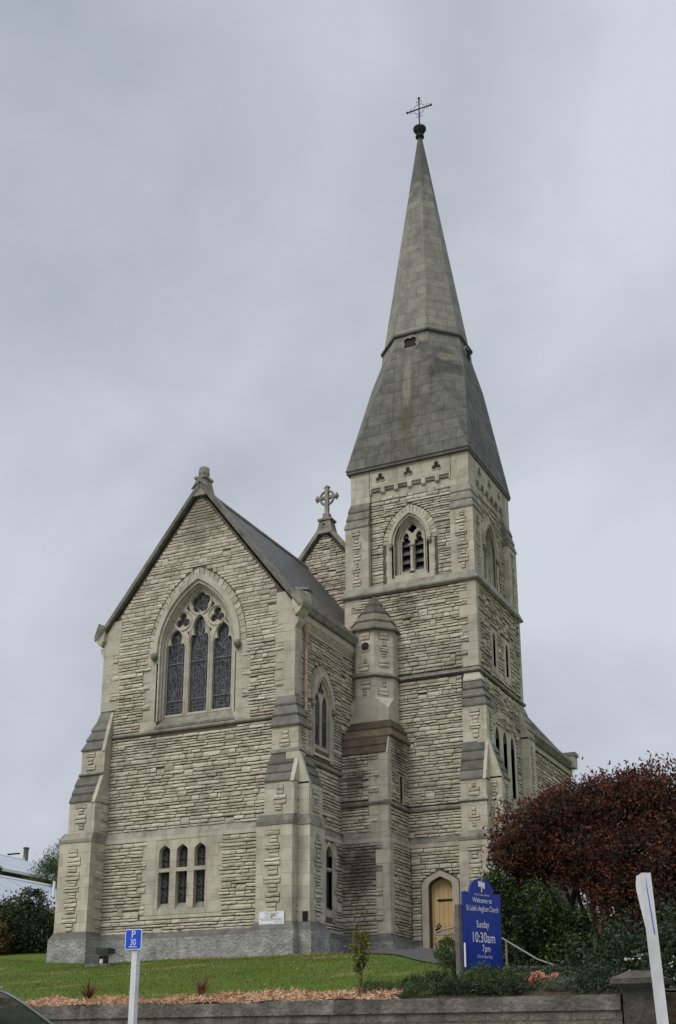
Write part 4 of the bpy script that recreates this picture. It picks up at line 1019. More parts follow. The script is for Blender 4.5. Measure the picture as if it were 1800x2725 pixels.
# carved relieving arch above the triple lancet
for t in range(15):
    a0, a1 = math.pi * (.14 + .048 * t), math.pi * (.14 + .048 * (t + 1) - .005)
    q = [(37.05 + r_ * 1.25 * math.cos(a), 9.75 + r_ * .72 * math.sin(a)) for r_, a in ((1, a0), (1.22, a0), (1.22, a1), (1, a1))]
    mb.mesh([ST(a, z, .07) for a, z in q] + [ST(a, z, 0) for a, z in q], [(0, 1, 2, 3), (0, 4, 5, 1), (1, 5, 6, 2), (2, 6, 7, 3), (3, 7, 4, 0)], 'rubble')
# lower front with the door
rubble(mb, FTl, rect(XS + .1, -12.42, 3.3, 6.08), [arch(-13.30, .62, 2, 4.88, .52, 6)], 86, lmin=.2, lmax=.6)
setoff_front(mb, XS + .05, -12.42, YT); string_front(mb, XS + .03, -12.36, YT, 7.22, 7.36, .055)

for z0, z1, p0, p1 in ((11.50, 11.545, .04, .085), (11.546, 11.60, .085, .085), (11.601, 11.68, .085, 0)): mb.frust((XS - .6, XT + p0, YT - p0, YTB + p0), z0, (XS - .6, XT + p1, YT - p1, YTB + p1), z1, 'weathered')
for z0, z1, p0, p1 in ((14.58, 14.63, .05, .12), (14.632, 14.69, .12, .12), (14.692, 14.96, .11, .0)):
    mb.frust((XTL - p0, XT + p0, YT - p0, YTB + p0), z0, (XTL - p1, XT + p1, YT - p1, YTB + p1), z1, 'ashlar_plain' if z0 > 14.7 else 'weathered')
# belfry: panels recessed between corner piers
YPn, XPn = YT + .24, XT - .24
FPn, SPn = front(YPn), right(XPn)
TZ = 19.3
bo = arch(TC, .53, 15.30, 16.50, .95); boS = arch(37.0, .53, 15.30, 16.50, .95)
slab(mb, FPn, rect(XTL + .3, XT - .3, 14.7, TZ), [bo], 0, -.35, 'mortar'); slab(mb, SPn, rect(YT + .3, YTB - .3, 14.7, TZ), [boS], 0, -.35, 'mortar')
mb.face([(XTL + .25, YT + .3, 14.7), (XTL + .25, YTB - .1, 14.7), (XTL + .25, YTB - .1, TZ), (XTL + .25, YT + .3, TZ)], 'rubble'); mb.face([(XTL + .25, YTB - .2, 14.7), (XT - .25, YTB - .2, 14.7), (XT - .25, YTB - .2, TZ), (XTL + .25, YTB - .2, TZ)], 'rubble')
bb = lambda c: [arch(c, .98, 15.0, 16.45, 1.36), rect(c - .85, c + .85, 14.9, 16.4)]
slab(mb, FPn, rect(-15.62, -12.63, 18.24, 18.64), [], .012, -.02, 'ashlar_plain'); slab(mb, SPn, rect(35.55, 38.46, 18.24, 18.64), [], .012, -.02, 'ashlar_plain')
rubble(mb, FPn, rect(-15.58, -12.66, 14.98, 18.26), bb(TC), 91, p=.03, hmin=.08)
rubble(mb, SPn, rect(35.60, 38.42, 14.98, 18.26), bb(37.0), 92, p=.03, lmin=.15, lmax=.4)
for P_, c_ in ((FPn, TC), (SPn, 37.0)):
    voussoirs(P_, c_, .76, 1.12, .98, 1.36, 16.45, 11, 12)
    rq = random.Random(int(c_ * 7)); z = 15.0; k = 0
    for sg in (-1, 1):
        a, b = sorted((c_ + sg * .59, c_ + sg * .865)); slab(mb, P_, rect(a, b, 14.98, 16.44), [], .014, -.02, 'ashlar_plain')
    slab(mb, P_, rect(c_ - .59, c_ + .59, 14.97, 15.29), [], .014, -.02, 'ashlar_plain')
    while z < 16.3:
        h = min(rq.uniform(.24, .36), 16.42 - z)
        for sg in (-1, 1):
            a, b = sorted((c_ + sg * .60, c_ + sg * (.88 if k % 2 else .83))); slab(mb, P_, rect(a, b, z + .003, z + h - .003), [], .03, -.02, 'ashlar_plain')
        z += h; k += 1
        if 16.42 - z < .1: break
# corner piers
def pier(x0, x1, y0, y1, sx, sy, seed):
    """pier with slabs on the outward sides; sx=+1/-1 which x side is outward, sy=-1 front"""
    mb.box(x0, x1, y0, y1, 14.9, 17.22, 'ashlar')
    o = .03
    for k in range(3):
        za, zb = 17.2 + k * .31, 17.2 + (k + 1) * .31; g0, g1 = .05 * k + 0, .05 * (k + 1)
        a = [x0, x1, y0, y1]; b = [x0, x1, y0, y1]
        ix = 1 if sx > 0 else 0; iy = 2 if sy < 0 else 3
        a[ix] += sx * (o - g0); a[iy] += sy * (o - g0); b[ix] += sx * (.008 - g1); b[iy] += sy * (.008 - g1)
        mb.box(*a, za, za + .05, 'weathered'); mb.frust(a, za + .052, b, zb, 'weathered')
    a = [x0, x1, y0, y1]; a[1 if sx > 0 else 0] -= sx * .15; a[2 if sy < 0 else 3] -= sy * .15
    mb.box(*a, 18.13, TZ - .002, 'ashlar')
pier(-12.65, XT, YT, YT + .86, 1, -1, 1); pier(XTL, -15.6, YT, YT + .86, -1, -1, 2); pier(-12.65, XT, YTB - .86, YTB, 1, 1, 3); pier(XTL, -15.6, YTB - .86, YTB, -1, 1, 4)
strip(mb, FT, -12.26, 15.05, 17.1, 95, .42, .2); strip(mb, FT, -16.03, 15.05, 17.1, 96, .28, .14); strip(mb, ST, 35.2, 15.05, 17.1, 97, .34, .2); strip(mb, ST, 38.85, 15.05, 17.1, 98, .36, .2)
# parapet band with trefoils, over the corbel table
for P_, lo, hi, c_ in ((front(YT + .15), -15.62, -12.63, TC), (right(XT - .15), 35.55, 38.46, 37.0)):
    fo = [foil(c_ + d, 18.98, .17, 3, 90, 6) for d in (-1.03, 0, 1.03)]
    slab(mb, P_, rect(lo, hi, 18.62, TZ - .004), fo, 0, -.14, 'ashlar')
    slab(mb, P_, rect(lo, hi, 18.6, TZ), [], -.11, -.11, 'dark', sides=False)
    for d in (-1.03, 0, 1.03):
        q = foil(c_ + d, 18.98, .19, 3, 90, 6); mb.tube([P_(a, z, .005) for a, z in q + q[:1]], .022, 'ashlar_plain', 5, False)
    n_ = 6
    for k in range(n_ + 1):
        a = lo + (hi - lo) * k / n_; hw = .075
        mb.mesh([P_(max(lo, a - hw), 18.44, 0), P_(min(hi, a + hw), 18.44, 0), P_(min(hi, a + hw), 18.62, 0), P_(max(lo, a - hw), 18.62, 0), P_(max(lo, a - hw), 18.36, -.08), P_(min(hi, a + hw), 18.36, -.08), P_(max(lo, a - hw), 18.62, -.12), P_(min(hi, a + hw), 18.62, -.12)], [(0, 1, 2, 3), (4, 5, 1, 0), (0, 3, 6, 4), (1, 5, 7, 2)], 'ashlar_plain')
        if k < n_:
            b = lo + (hi - lo) * (k + 1) / n_
            mb.tube([P_(a + .1, 18.53, -.06), P_(b - .1, 18.53, -.06)], .045, 'weathered', 8)
            slab(mb, P_, rect(a + .09, b - .09, 18.595, 18.625), [], -.02, -.12, 'ashlar_plain')
tower = mb.build('tower', church)

# belfry windows
for P_, c_ in ((FPn, TC), (SPn, 37.0)):
    mb = MB()
    ring(mb, P_, c_, .66, .76, 16.40, 16.45, 1.02, 1.13, .085, -.02, 'ashlar_plain', 9, legs=False)
    for sg in (-1, 1): mb.lathe(P_(c_ + sg * .71, 16.25, .06), [(0, 0), (.05, .02), (.075, .08), (.06, .17), (0, .2)], 'weathered', 8)
    ring(mb, P_, c_, .58, .67, 15.20, 16.45, .93, 1.03, .03, -.08, 'ashlar_plain', 9); ring(mb, P_, c_, .52, .60, 15.24, 16.46, .86, .95, -.05, -.14, 'ashlar_plain', 9); ring(mb, P_, c_, .45, .54, 15.3, 16.48, .76, .88, -.12, -.26, 'ashlar_plain', 9)
    hs_ = [cusped(c_ - .235, .165, 15.46, 16.42, .46), cusped(c_ + .235, .165, 15.46, 16.42, .46), foil(c_, 17.0, .17, 4, 90, 6)]
    slab(mb, P_, arch(c_, .46, 15.4, 16.48, .78), hs_, -.19, -.30, 'ashlar_plain')
    mb.tube([P_(c_, 15.44, -.13), P_(c_, 16.22, -.13)], .055, 'ashlar_plain', 10)
    x, y, z = P_(c_, 16.2, -.13); mb.lathe((x, y, z), [(.06, 0), (.07, .02), (.05, .05), (.06, .09), (.11, .14), (.11, .18), (.06, .2)], 'ashlar_plain', 10)
    x, y, z = P_(c_, 15.40, -.13); mb.lathe((x, y, z), [(.1, 0), (.1, .04), (.07, .06), (.06, .1)], 'ashlar_plain', 10)
    mb.mesh([P_(c_ - .68, 15.02, .04), P_(c_ + .68, 15.02, .04), P_(c_ + .5, 15.46, -.2), P_(c_ - .5, 15.46, -.2)], [(0, 1, 2, 3)], 'weathered')
    win = mb.build('window', tower)
    mb = MB()
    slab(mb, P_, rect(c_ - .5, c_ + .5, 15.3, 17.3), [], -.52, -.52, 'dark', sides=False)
    for k in range(5):
        z = 15.46 + k * .31
        for s_ in (-1, 1):
            a, b = c_ + s_ * .235 - .17, c_ + s_ * .235 + .17
            mb.mesh([P_(a, z, -.27), P_(b, z, -.27), P_(b, z + .30, -.50), P_(a, z + .30, -.50), P_(a, z + .02, -.27), P_(b, z + .02, -.27), P_(b, z + .32, -.50), P_(a, z + .32, -.50)], [(0, 1, 2, 3), (4, 5, 6, 7), (0, 1, 5, 4)], 'louvre')
    mb.build('louvre', win)

# tower corner buttresses
def clasp_front():
    mb = MB(); x0, x1 = -12.34, -11.56
    mb.box(x0, x1, 34.40, 35.08, 9.1, 10.34, 'ashlar'); strip(mb, front(34.40), -11.92, 9.3, 10.2, 101, .34, .18); strip(mb, right(x1), 34.78, 9.3, 10.2, 102, .28, .16)
    lp = [(x0, x1, 34.40, 35.10), (x0, x1 - .07, 34.47, 35.08), (x0, x1 - .14, 34.54, 35.06), (x0, x1 - .21, 34.61, 35.04), (x0, XT + .01, 34.70, 35.0)]
    for k in range(4):
        a, b = lp[k], lp[k + 1]; za, zb = 10.32 + k * .29, 10.32 + (k + 1) * .29; mm = 'slate' if k < 3 else 'ashlar_plain'
        a = (a[0], a[1] + .03, a[2] - .03, a[3]); mb.box(*a, za, za + .045, mm); mb.frust(a, za + .047, (b[0], b[1] + .005, b[2] - .005, b[3]), zb, mm)
    # front arm
    mb.box(-12.34, -11.52, 34.02, 34.6, ZG, 7.95, 'ashlar'); mb.box(-12.42, -11.46, 33.95, 34.6, ZG + .01, 6.1, 'ashlar')
    mb.box(-12.44, -11.44, 33.93, 34.6, 6.101, 6.19, 'weathered'); mb.frust((-12.44, -11.44, 33.93, 34.6), 6.192, (-12.34, -11.52, 34.02, 34.6), 6.4, 'weathered')
    weather(mb, -12.35, -11.62, 34.02, 34.39, 7.93, 9.18, 4, 'slate', yback=34.6)
    mb.mesh([(-11.62, 33.99, 7.9), (-11.52, 33.99, 7.9), (-11.52, 34.40, 9.25), (-11.62, 34.40, 9.25), (-11.52, 34.6, 7.9), (-11.52, 34.6, 9.25), (-11.62, 34.6, 9.25)], [(0, 1, 2, 3), (1, 4, 5, 2), (3, 2, 5, 6)], 'ashlar_plain')
    string_front(mb, -12.38, -11.48, 34.02, 7.25, 7.37, .05)
    strip(mb, front(34.02), -11.92, 7.42, 7.85, 103, .34, .14); strip(mb, front(34.02), -11.92, 6.5, 7.2, 104, .34, .12); strip(mb, front(33.95), -11.92, 3.4, 6.0, 105, .44, .2)
    mb.build('buttress', church)
    mb = MB(); xe = -11.14
    mb.box(XT, xe, 34.36, 35.15, ZG, 8.02, 'ashlar'); strip(mb, right(xe), 34.78, 6.5, 7.9, 106, .3, .16); strip(mb, front(34.36), -11.38, 6.5, 7.9, 107, .14, .08)
    weather_x(mb, 34.46, 35.15, xe, -11.54, 8.0, 9.15, 4)
    mb.mesh([(xe + .02, 34.36, 7.97), (xe + .02, 34.47, 7.97), (-11.52, 34.47, 9.25), (-11.52, 34.36, 9.25), (XT, 34.36, 7.97), (XT, 34.36, 9.25), (XT, 34.47, 9.25)], [(0, 1, 2, 3), (0, 3, 5, 4), (3, 2, 6, 5)], 'ashlar_plain')
    string_right(mb, 34.34, 35.17, xe, 7.25, 7.37, .05)
    mb.build('buttress', church)
clasp_front()
mb = MB()
mb.box(XT - .1, -11.53, 38.63, 39.36, ZG, 10.25, 'ashlar'); strip(mb, right(-11.53), 38.98, 8.2, 10.0, 108, .3, .16)
weather_x(mb, 38.72, 39.36, -11.53, XT + .02, 10.25, 11.45, 4, 'weathered')
mb.mesh([(-11.50, 38.63, 10.2), (-11.50, 38.73, 10.2), (XT, 38.73, 11.5), (XT, 38.63, 11.5), (XT - .1, 38.63, 10.2)], [(0, 1, 2, 3), (0, 3, 4)], 'ashlar_plain')
mb.build('buttress', church)
# door
mb = MB(); dc = -13.30
slab(mb, FTl, arch(dc, .60, 2.3, 4.90, .46, 8), [arch(dc, .385, 2.3, 4.89, .30, 8)], .035, -.32, 'ashlar_plain')
dsur = mb.build('door_surround', church)
mb = MB(); slab(mb, FTl, arch(dc, .40, 2.3, 4.89, .31, 8), [], -.24, -.28, 'door')
for k in range(5): mb.box(dc - .3 + k * .15 - .004, dc - .3 + k * .15 + .004, YT + .176, YT + .19, 2.4, 4.95, 'timber')
door = mb.build('door', church)
for z in (4.50, 3.28):
    mb = MB(); y = YT + .165
    mb.box(dc - .10, dc + .38, y - .006, y + .012, z - .03, z + .03, 'black_iron'); mb.lathe((dc - .12, y, z - .05), [(0, 0), (.03, .03), (.05, .05), (.03, .07), (0, .1)], 'black_iron', 6)
    mb.mesh([(dc - .1, y, z - .045), (dc - .24, y, z), (dc - .1, y, z + .045), (dc - .1, y + .01, z)], [(0, 1, 2), (0, 3, 1)], 'black_iron')
    mb.build('hinge', door)
mb = MB(); y = YT + .16
for t in range(4): mb.lathe((dc - .17 + .05 * math.cos(t * math.pi / 2), y, 3.74 + .06 * math.sin(t * math.pi / 2) - .02), [(0, 0), (.03, .01), (.035, .025), (0, .045)], 'black_iron', 6)
mb.tube([(dc - .17 + .05 * math.cos(t * math.pi / 8), y - .02, 3.63 + .05 * math.sin(t * math.pi / 8)) for t in range(17)], .012, 'black_iron', 6, False)
mb.box(dc - .26, dc - .2, y - .02, y + .02, 3.55, 3.66, 'black_iron')
mb.build('handle', door)
mb = MB(); mb.box(dc - .7, dc + .75, YT - .55, YT + .1, 2.2, 2.62, 'weathered'); mb.build('doorstep', church)

# ---- spire
sc = (-14.20, 37.0)
def oct8(a, h, z, c=sc): return [(c[0] + x, c[1] + y, z) for x, y in [(-h, -a), (h, -a), (a, -h), (a, h), (h, a), (-h, a), (-a, h), (-a, -h)]]
mb = MB()
mb.box(sc[0] - 2.24, sc[0] + 2.24, sc[1] - 2.24, sc[1] + 2.24, TZ, TZ + .07, 'slate')
mb.frust((sc[0] - 2.24, sc[0] + 2.24, sc[1] - 2.24, sc[1] + 2.24), TZ + .072, (sc[0] - 2.27, sc[0] + 2.27, sc[1] - 2.27, sc[1] + 2.27), TZ + .12, 'slate')
mb.loft([oct8(2.26, 2.255, TZ + .122), oct8(1.80, .97, 23.15)], 'spire_low', cap=False)
mb.loft([oct8(1.80, .97, 23.15), oct8(1.53, .63, 24.33)], 'spire_low', cap=False)
mb.loft([oct8(1.531, .634, 24.332), oct8(1.50, .621, 24.72)], 'spire', cap=False)
for r0, r1, z0, z1 in ((1.50, 1.57, 24.70, 24.75), (1.57, 1.57, 24.752, 24.82), (1.57, 1.46, 24.822, 24.88)): mb.loft([oct8(r0, r0 * .4142, z0), oct8(r1, r1 * .4142, z1)], 'slate')
spc = (-14.22, 37.0)
N_ = 8
mb.loft([oct8(1.46 + (.085 - 1.46) * k / N_, (1.46 + (.085 - 1.46) * k / N_) * .4142, 24.86 + (34.45 - 24.86) * k / N_, (sc[0] - .04 * k / N_, 37.0)) for k in range(N_ + 1)], 'spire', cap=False)
# quatrefoil lights on the cardinal faces
for P_, c_ in ((front(sc[1] - 1.545), sc[0]), (right(sc[0] + 1.545), sc[1])):
    q = foil(c_, 24.30, .29, 4, 45, 8); slab(mb, P_, circ(c_, 24.3, .34, 24), [q], .06, -.12, 'spire'); slab(mb, P_, q, [], .015, .015, 'dark', sides=False)
    mb.tube([P_(a, z, .055) for a, z in q + q[:1]], .020, 'spire', 5, False)
spire = mb.build('spire', church)
mb = MB(); tx = sc[0] - .045; tz = 34.4
mb.lathe((tx, 37.0, tz), [(.085, 0), (.10, .1), (.17, .14), (.17, .20), (.10, .24), (.12, .32), (.21, .42), (.26, .52), (.255, .58), (.13, .64), (.03, .66)], 'sooty', 16)
mb.build('capstone', spire)
mb = MB(); cz = 35.93; cxn = tx; r_ = .026
mb.tube([(cxn, 37, 35.0), (cxn, 37, 36.42)], r_, 'black_iron', 8); mb.tube([(cxn - .50, 37, cz), (cxn + .50, 37, cz)], r_, 'black_iron', 8)
mb.tube([(cxn + .23 * math.cos(t * math.pi / 12), 37, cz + .23 * math.sin(t * math.pi / 12)) for t in range(25)], .012, 'black_iron', 5, False)
for a in range(4):
    d = Vector((math.cos(a * math.pi / 2), 0, math.sin(a * math.pi / 2))); n_ = Vector((-d.z, 0, d.x)); o_ = Vector((cxn, 37, cz))
    for s_ in (-1, 1):
        cc_ = o_ + d * .36 + n_ * s_ * .065
        mb.tube([cc_ + .045 * (math.cos(t * math.pi / 6) * d + math.sin(t * math.pi / 6) * n_) for t in range(11)], .010, 'black_iron', 5, False)
    if not (a == 3):
        p = o_ + d * .5; mb.tube([p - d * .05, p + d * .04], [.028, .05], 'black_iron', 6); mb.tube([p - n_ * .06, p + n_ * .06], .016, 'black_iron', 6)
mb.build('cross', spire)

# ---- nave behind
NX, NY = -18.53, 37.35
NZ = lambda x: 18.75 - 1.25 * abs(x - NX)
mb = MB()
FN = front(NY); ng = [(-25.2, 2.2), (-11.9, 2.2), (-11.9, NZ(-11.9)), (NX, 18.75), (-25.2, NZ(-25.2))]
slab(mb, FN, ng, [], 0, -.3, 'mortar')
rubble(mb, FN, [(-22.5, 13.9), (-16.0, 13.9), (-16.0, NZ(-16.0) - .1), (NX, 18.6), (-22.5, NZ(-22.5) - .1)], [], 111, lmin=.2, lmax=.6)
SN = right(-11.9)
slab(mb, SN, rect(39.3, 45.2, 2.0, 10.55), [], 0, -.3, 'mortar')
rubble(mb, SN, rect(39.36, 45.1, 7.0, 10.2), [], 112, lmin=.25, lmax=.6)
mb.box(-12.0, -11.84, 39.36, 45.3, 10.25, 10.5, 'ashlar_plain'); mb.frust((-12, -11.84, 39.36, 45.3), 10.502, (-12, -11.72, 39.36, 45.3), 10.68, 'weathered')
mb.box(-11.98, -11.7, 39.36, 45.3, 10.682, 10.78, 'weathered')
mb.build('nave_wall', church)
mb = MB()
for sg in (1, -1):
    xe = NX + sg * 6.75; ze = NZ(NX + 6.75) + .12
    mb.face([(NX, NY + .2, 18.72), (xe, NY + .2, ze), (xe, 45.0, ze), (NX, 45.0, 18.72)][::sg], 'roof')
mb.build('roof', church)
mb = MB(); mb2 = MB()
for sg in (1, -1):
    mb.bar((NX + sg * (2.9 if sg > 0 else 6.7), NY + .1, 18.9 - 1.25 * (2.9 if sg > 0 else 6.7)), (NX, NY + .1, 18.9), .5, .14, 'weathered')
    mb2.bar((NX + sg * 6.72, 45.0, 18.95 - 1.25 * 6.72), (NX, 45.0, 18.95), .5, .22, 'weathered')
mb2.box(-12.05, -11.62, 44.75, 45.25, 10.5, 10.95, 'ashlar_plain'); mb2.box(-12.05, -11.56, 44.72, 45.28, 10.952, 11.08, 'weathered')
mb2.build('gable_coping', church)
nc = mb.build('gable_coping', church)
mb = MB(); nx = NX + .02; ny = NY + .08; z0 = 18.5
mb.frust((nx - .34, nx + .34, ny - .24, ny + .24), z0, (nx - .22, nx + .22, ny - .2, ny + .2), z0 + .52, 'weathered'); mb.box(nx - .28, nx + .28, ny - .24, ny + .24, z0 + .522, z0 + .60, 'weathered')
mb.frust((nx - .13, nx + .13, ny - .13, ny + .13), z0 + .6, (nx - .12, nx + .12, ny - .12, ny + .12), z0 + .85, 'weathered')
mb.box(nx - .07, nx + .07, ny - .07, ny + .07, z0 + .85, z0 + 1.95, 'weathered')
hz = z0 + 1.52
mb.box(nx - .36, nx + .36, ny - .055, ny + .055, hz - .055, hz + .055, 'weathered')
mb.tube([(nx + .28 * math.cos(t * math.pi / 12), ny, hz + .28 * math.sin(t * math.pi / 12)) for t in range(25)], .05, 'weathered', 8, False)
for dx, dz in ((-.40, 0), (.40, 0), (0, .42)):
    mb.lathe((nx + dx, ny, hz + dz - .10), [(0, 0), (.05, .03), (.09, .08), (.09, .13), (.05, .18), (0, .2)], 'weathered', 8)
    for s_ in (-1, 1): mb.lathe((nx + dx + (s_ * .09 if dx == 0 else 0), ny, hz + dz - .04 + (s_ * .10 if dx else 0)), [(0, 0), (.05, .02), (.05, .06), (0, .09)], 'weathered', 6)
mb.build('cross', nc)
# ------------------------------------------------------------------ street-side wall and gate pier
M['wall_old'] = stone('old_concrete_block_wall', (.085, .077, .064), (.155, .142, .12), (.28, .26, .225), island=.1, brick=(.62, .24, .010), stain=.75, bump=.9, bscale=17, stain_col=(.05, .048, .043), mortar=.72)
M['pier'] = stone('sooty_pier_stone', (.04, .036, .03), (.085, .077, .066), (.15, .138, .118), island=0, stain=.6, bump=.9, bscale=17, stain_col=(.03, .028, .025))
M['wall_cope'] = stone('old_wall_coping', (.075, .069, .058), (.145, .135, .115), (.28, .265, .235), island=.12, stain=.8, bump=.9, bscale=17, stain_col=(.065, .062, .056))
mb = MB()
mb.box(-30, -3.98, 17.05, 17.36, -.7, .595, 'wall_old')
rng = random.Random(2); x = -30
while x < -4.0:
    l = min(rng.uniform(.55, 1.25), -3.98 - x)
    mb.box(x + .0015, x + l - .0015, 17.01 + rng.uniform(0, .012), 17.38, .60, .80 + rng.uniform(-.008, .012), 'wall_cope'); x += l
tag(mb.build('retaining_wall'), 'long low grey block retaining wall with coping along the pavement below the lawn', 'wall')
t = thing('gate_pier', (-3.72, 17.2, -.35), 'dark weathered stone gate pier with broad moulded cap at the end of the low wall', 'gate pier')
mb = MB(); mb.box(-3.94, -3.50, 16.98, 17.42, -.7, .88, 'pier'); mb.box(-4.0, -3.44, 16.92, 17.48, -.7, -.1, 'pier'); mb.build('pillar', t)
mb = MB(); mb.frust((-3.97, -3.47, 16.95, 17.45), .88, (-4.07, -3.37, 16.85, 17.55), .93, 'pier'); mb.box(-4.07, -3.37, 16.85, 17.55, .932, 1.0, 'pier'); mb.frust((-4.07, -3.37, 16.85, 17.55), 1.002, (-3.86, -3.58, 17.06, 17.34), 1.11, 'pier'); mb.build('cap', t)

# ------------------------------------------------------------------ signs
def text_mesh(mb, body, size, fn, m, align='CENTER', depth=0.0, sx=1.0, bold=0.0):
    """lettering as flat mesh; fn maps (x, y) of the line to a point"""
    cu = bpy.data.curves.new('t', 'FONT'); cu.body = body; cu.size = size; cu.align_x = align; cu.fill_mode = 'FRONT'; cu.resolution_u = 3; cu.offset = bold
    ob = bpy.data.objects.new('t', cu); COL.objects.link(ob)
    dg = bpy.context.evaluated_depsgraph_get(); me = bpy.data.meshes.new_from_object(ob.evaluated_get(dg))
    mb.mesh([fn(v.co.x * sx, v.co.y) for v in me.vertices], [tuple(p.vertices) for p in me.polygons], m)
    bpy.data.objects.remove(ob); bpy.data.curves.remove(cu); bpy.data.meshes.remove(me)

t = thing('parking_sign', (-9.41, 13.5, -.42), 'blue P 30 parking sign with left arrow on a white square post', 'sign')
mb = MB(); Lb, Lt = (-9.40, 13.5), (-9.40, 13.5)
mb.loft([[(-9.44 + x, 13.49 + y, -.6) for x, y in ((-.042, -.042), (.042, -.042), (.042, .042), (-.042, .042))], [(-9.425 + x, 13.485 + y, 1.42) for x, y in ((-.04, -.04), (.04, -.04), (.04, .04), (-.04, .04))]], 'white_post'); mb.build('post', t)
def rrect(cx, cz, w_, h_, r_):
    pts = []
    for sx, sz, a0 in ((-1, -1, 180), (1, -1, 270), (1, 1, 0), (-1, 1, 90)):
        for k in range(5): a = rad(a0 + k * 22.5); pts.append((cx + sx * (w_ / 2 - r_) + r_ * math.cos(a), cz + sz * (h_ / 2 - r_) + r_ * math.sin(a)))
    return pts
al = rad(10); PS = Pl((-9.437, 13.425), (math.cos(al), -math.sin(al)), (-math.sin(al), -math.cos(al)))
PS = Pl((-9.437, 13.425), (1, 0), (0, -1))
mb = MB(); slab(mb, PS, rrect(0, 1.459, .258, .262, .026), [], 0, -.006, 'white'); slab(mb, PS, rrect(0, 1.459, .238, .242, .02), [], .002, 0, 'sign_blue'); slab(mb, PS, rrect(0, 1.459, .258, .262, .026), [], -.0065, -.007, 'steel')
plate = mb.build('plate', t)
mb = MB(); fn = lambda dz: (lambda x, y: PS(x, 1.459 + dz + y, .0045))
text_mesh(mb, 'P', .135, fn(.018), 'white'); mb.build('lettering', plate); mb = MB(); text_mesh(mb, '30', .115, fn(-.075), 'white', sx=.82); mb.build('lettering', plate); mb = MB()
mb.face([PS(a, z, .0045) for a, z in [(-.05, 1.360), (.06, 1.360), (.06, 1.368), (-.05, 1.368)]], 'white'); mb.face([PS(a, z, .0045) for a, z in [(-.068, 1.364), (-.042, 1.352), (-.042, 1.376)]], 'white')
mb.build('arrow', plate)

t = thing('street_sign', (-2.74, 13.5, -.42), 'white square post with a plain white sign seen almost edge on, beside the gate pier', 'sign')
mb = MB(); c0, c1 = (-2.705, 13.5), (-2.79, 13.5); a = rad(25)
rot = lambda x, y: (x * math.cos(a) - y * math.sin(a), x * math.sin(a) + y * math.cos(a))
sqr = [rot(x, y) for x, y in ((-.05, -.05), (.05, -.05), (.05, .05), (-.05, .05))]
mb.loft([[(-2.69 + x, 13.5 + y, -.6) for x, y in sqr], [(-2.795 + x, 13.5 + y, 1.905) for x, y in sqr]], 'white_post'); mb.build('post', t)
dv = Vector((math.sin(rad(-40)), math.cos(rad(-40)), 0)); nv = Vector((-dv.y, dv.x, 0))
mb = MB()
pt = lambda s_, z, o_=0.0: (-2.795 - .045 + .0 + dv.x * s_ + nv.x * o_ + (1.9 - z) * .04, 13.50 + dv.y * s_ + nv.y * o_, z)
pl_ = [(-.02, 1.27), (.01, 1.26), (.135, 1.74), (.135, 1.80), (.10, 1.895), (-.02, 1.90)]
mb.loft([[pt(s_, z, -.004) for s_, z in pl_], [pt(s_, z, .004) for s_, z in pl_]], 'white_post'); mb.build('plate', t)
mb = MB(); mb.bar((-2.744 + .012, 13.452, 1.25), (-2.788, 13.452, 1.88), .008, .006, 'sign_blue', up=(0, 1, 0)); mb.build('stripe', t)

# church notice board
t = thing('notice_board', (-7.0, 20.4, 1.2), 'tall blue church notice board with rounded head and white lettering on a grey timber post', 'notice board')
bd = Vector((.452, .892, 0)); bn = Vector((.892, -.452, 0)); bo_ = Vector((-7.29, 20.0, 0)); W_ = .90
PB_ = Pl((bo_.x, bo_.y), (bd.x, bd.y), (bn.x, bn.y))
zb, zs = 1.40, 2.735
ol = [(0, zb), (W_, zb), (W_, zs - .02), (W_ - .17, zs - .02)] + [(W_ / 2 + .28 * math.cos(rad(q)) * (1.0), zs - .02 + .25 * math.sin(rad(q)) ** .9) for q in range(6, 180, 12)] + [(.17, zs - .02), (0, zs - .02)]
mb = MB(); slab(mb, PB_, ol, [], .02, -.02, 'board_blue'); slab(mb, PB_, rect(.09, W_ - .07, zb + .06, 2.27), [], .028, .02, 'board_blue'); slab(mb, PB_, ol, [], -.0205, -.021, 'timber')
board = mb.build('board', t)
mb = MB(); g = lambda a0, z0: (lambda x, y: PB_(a0 + x, z0 + y, .032))
for tx_, sz, a0, z0, sx, mm in (('Parish of Oamaru Maheno', .055, .45, 2.665, .62, 'pale_letter'), ('Welcome to', .125, .45, 2.545, .72, 'white'), ("St Luke's Anglican Church", .135, .45, 2.40, .535, 'white'), ('Sunday', .17, .44, 2.12, .62, 'white'), ('10:30am', .25, .45, 1.87, .66, 'white'), ('7pm', .16, .51, 1.72, .7, 'white'), ('Church Open Daily', .075, .47, 1.61, .6, 'pale_letter')):
    mb = MB(); text_mesh(mb, tx_, sz, g(a0, z0), mm, sx=sx, bold=sz * .006); mb.build('lettering', board)
mb = MB(); e_ = lambda pts, p=.026: mb.face([PB_(a, z, p) for a, z in pts], 'white')
e_([(.435, 2.73), (.465, 2.73), (.462, 2.83), (.438, 2.83)]); e_([(.37, 2.825), (.45, 2.815), (.53, 2.80), (.53, 2.90), (.45, 2.905), (.37, 2.925)]); e_([(.437, 2.905), (.463, 2.905), (.45, 2.955)])
e_([(.50, 2.785), (.53, 2.80), (.49, 2.81)])
mb.build('emblem', board)
mb = MB()
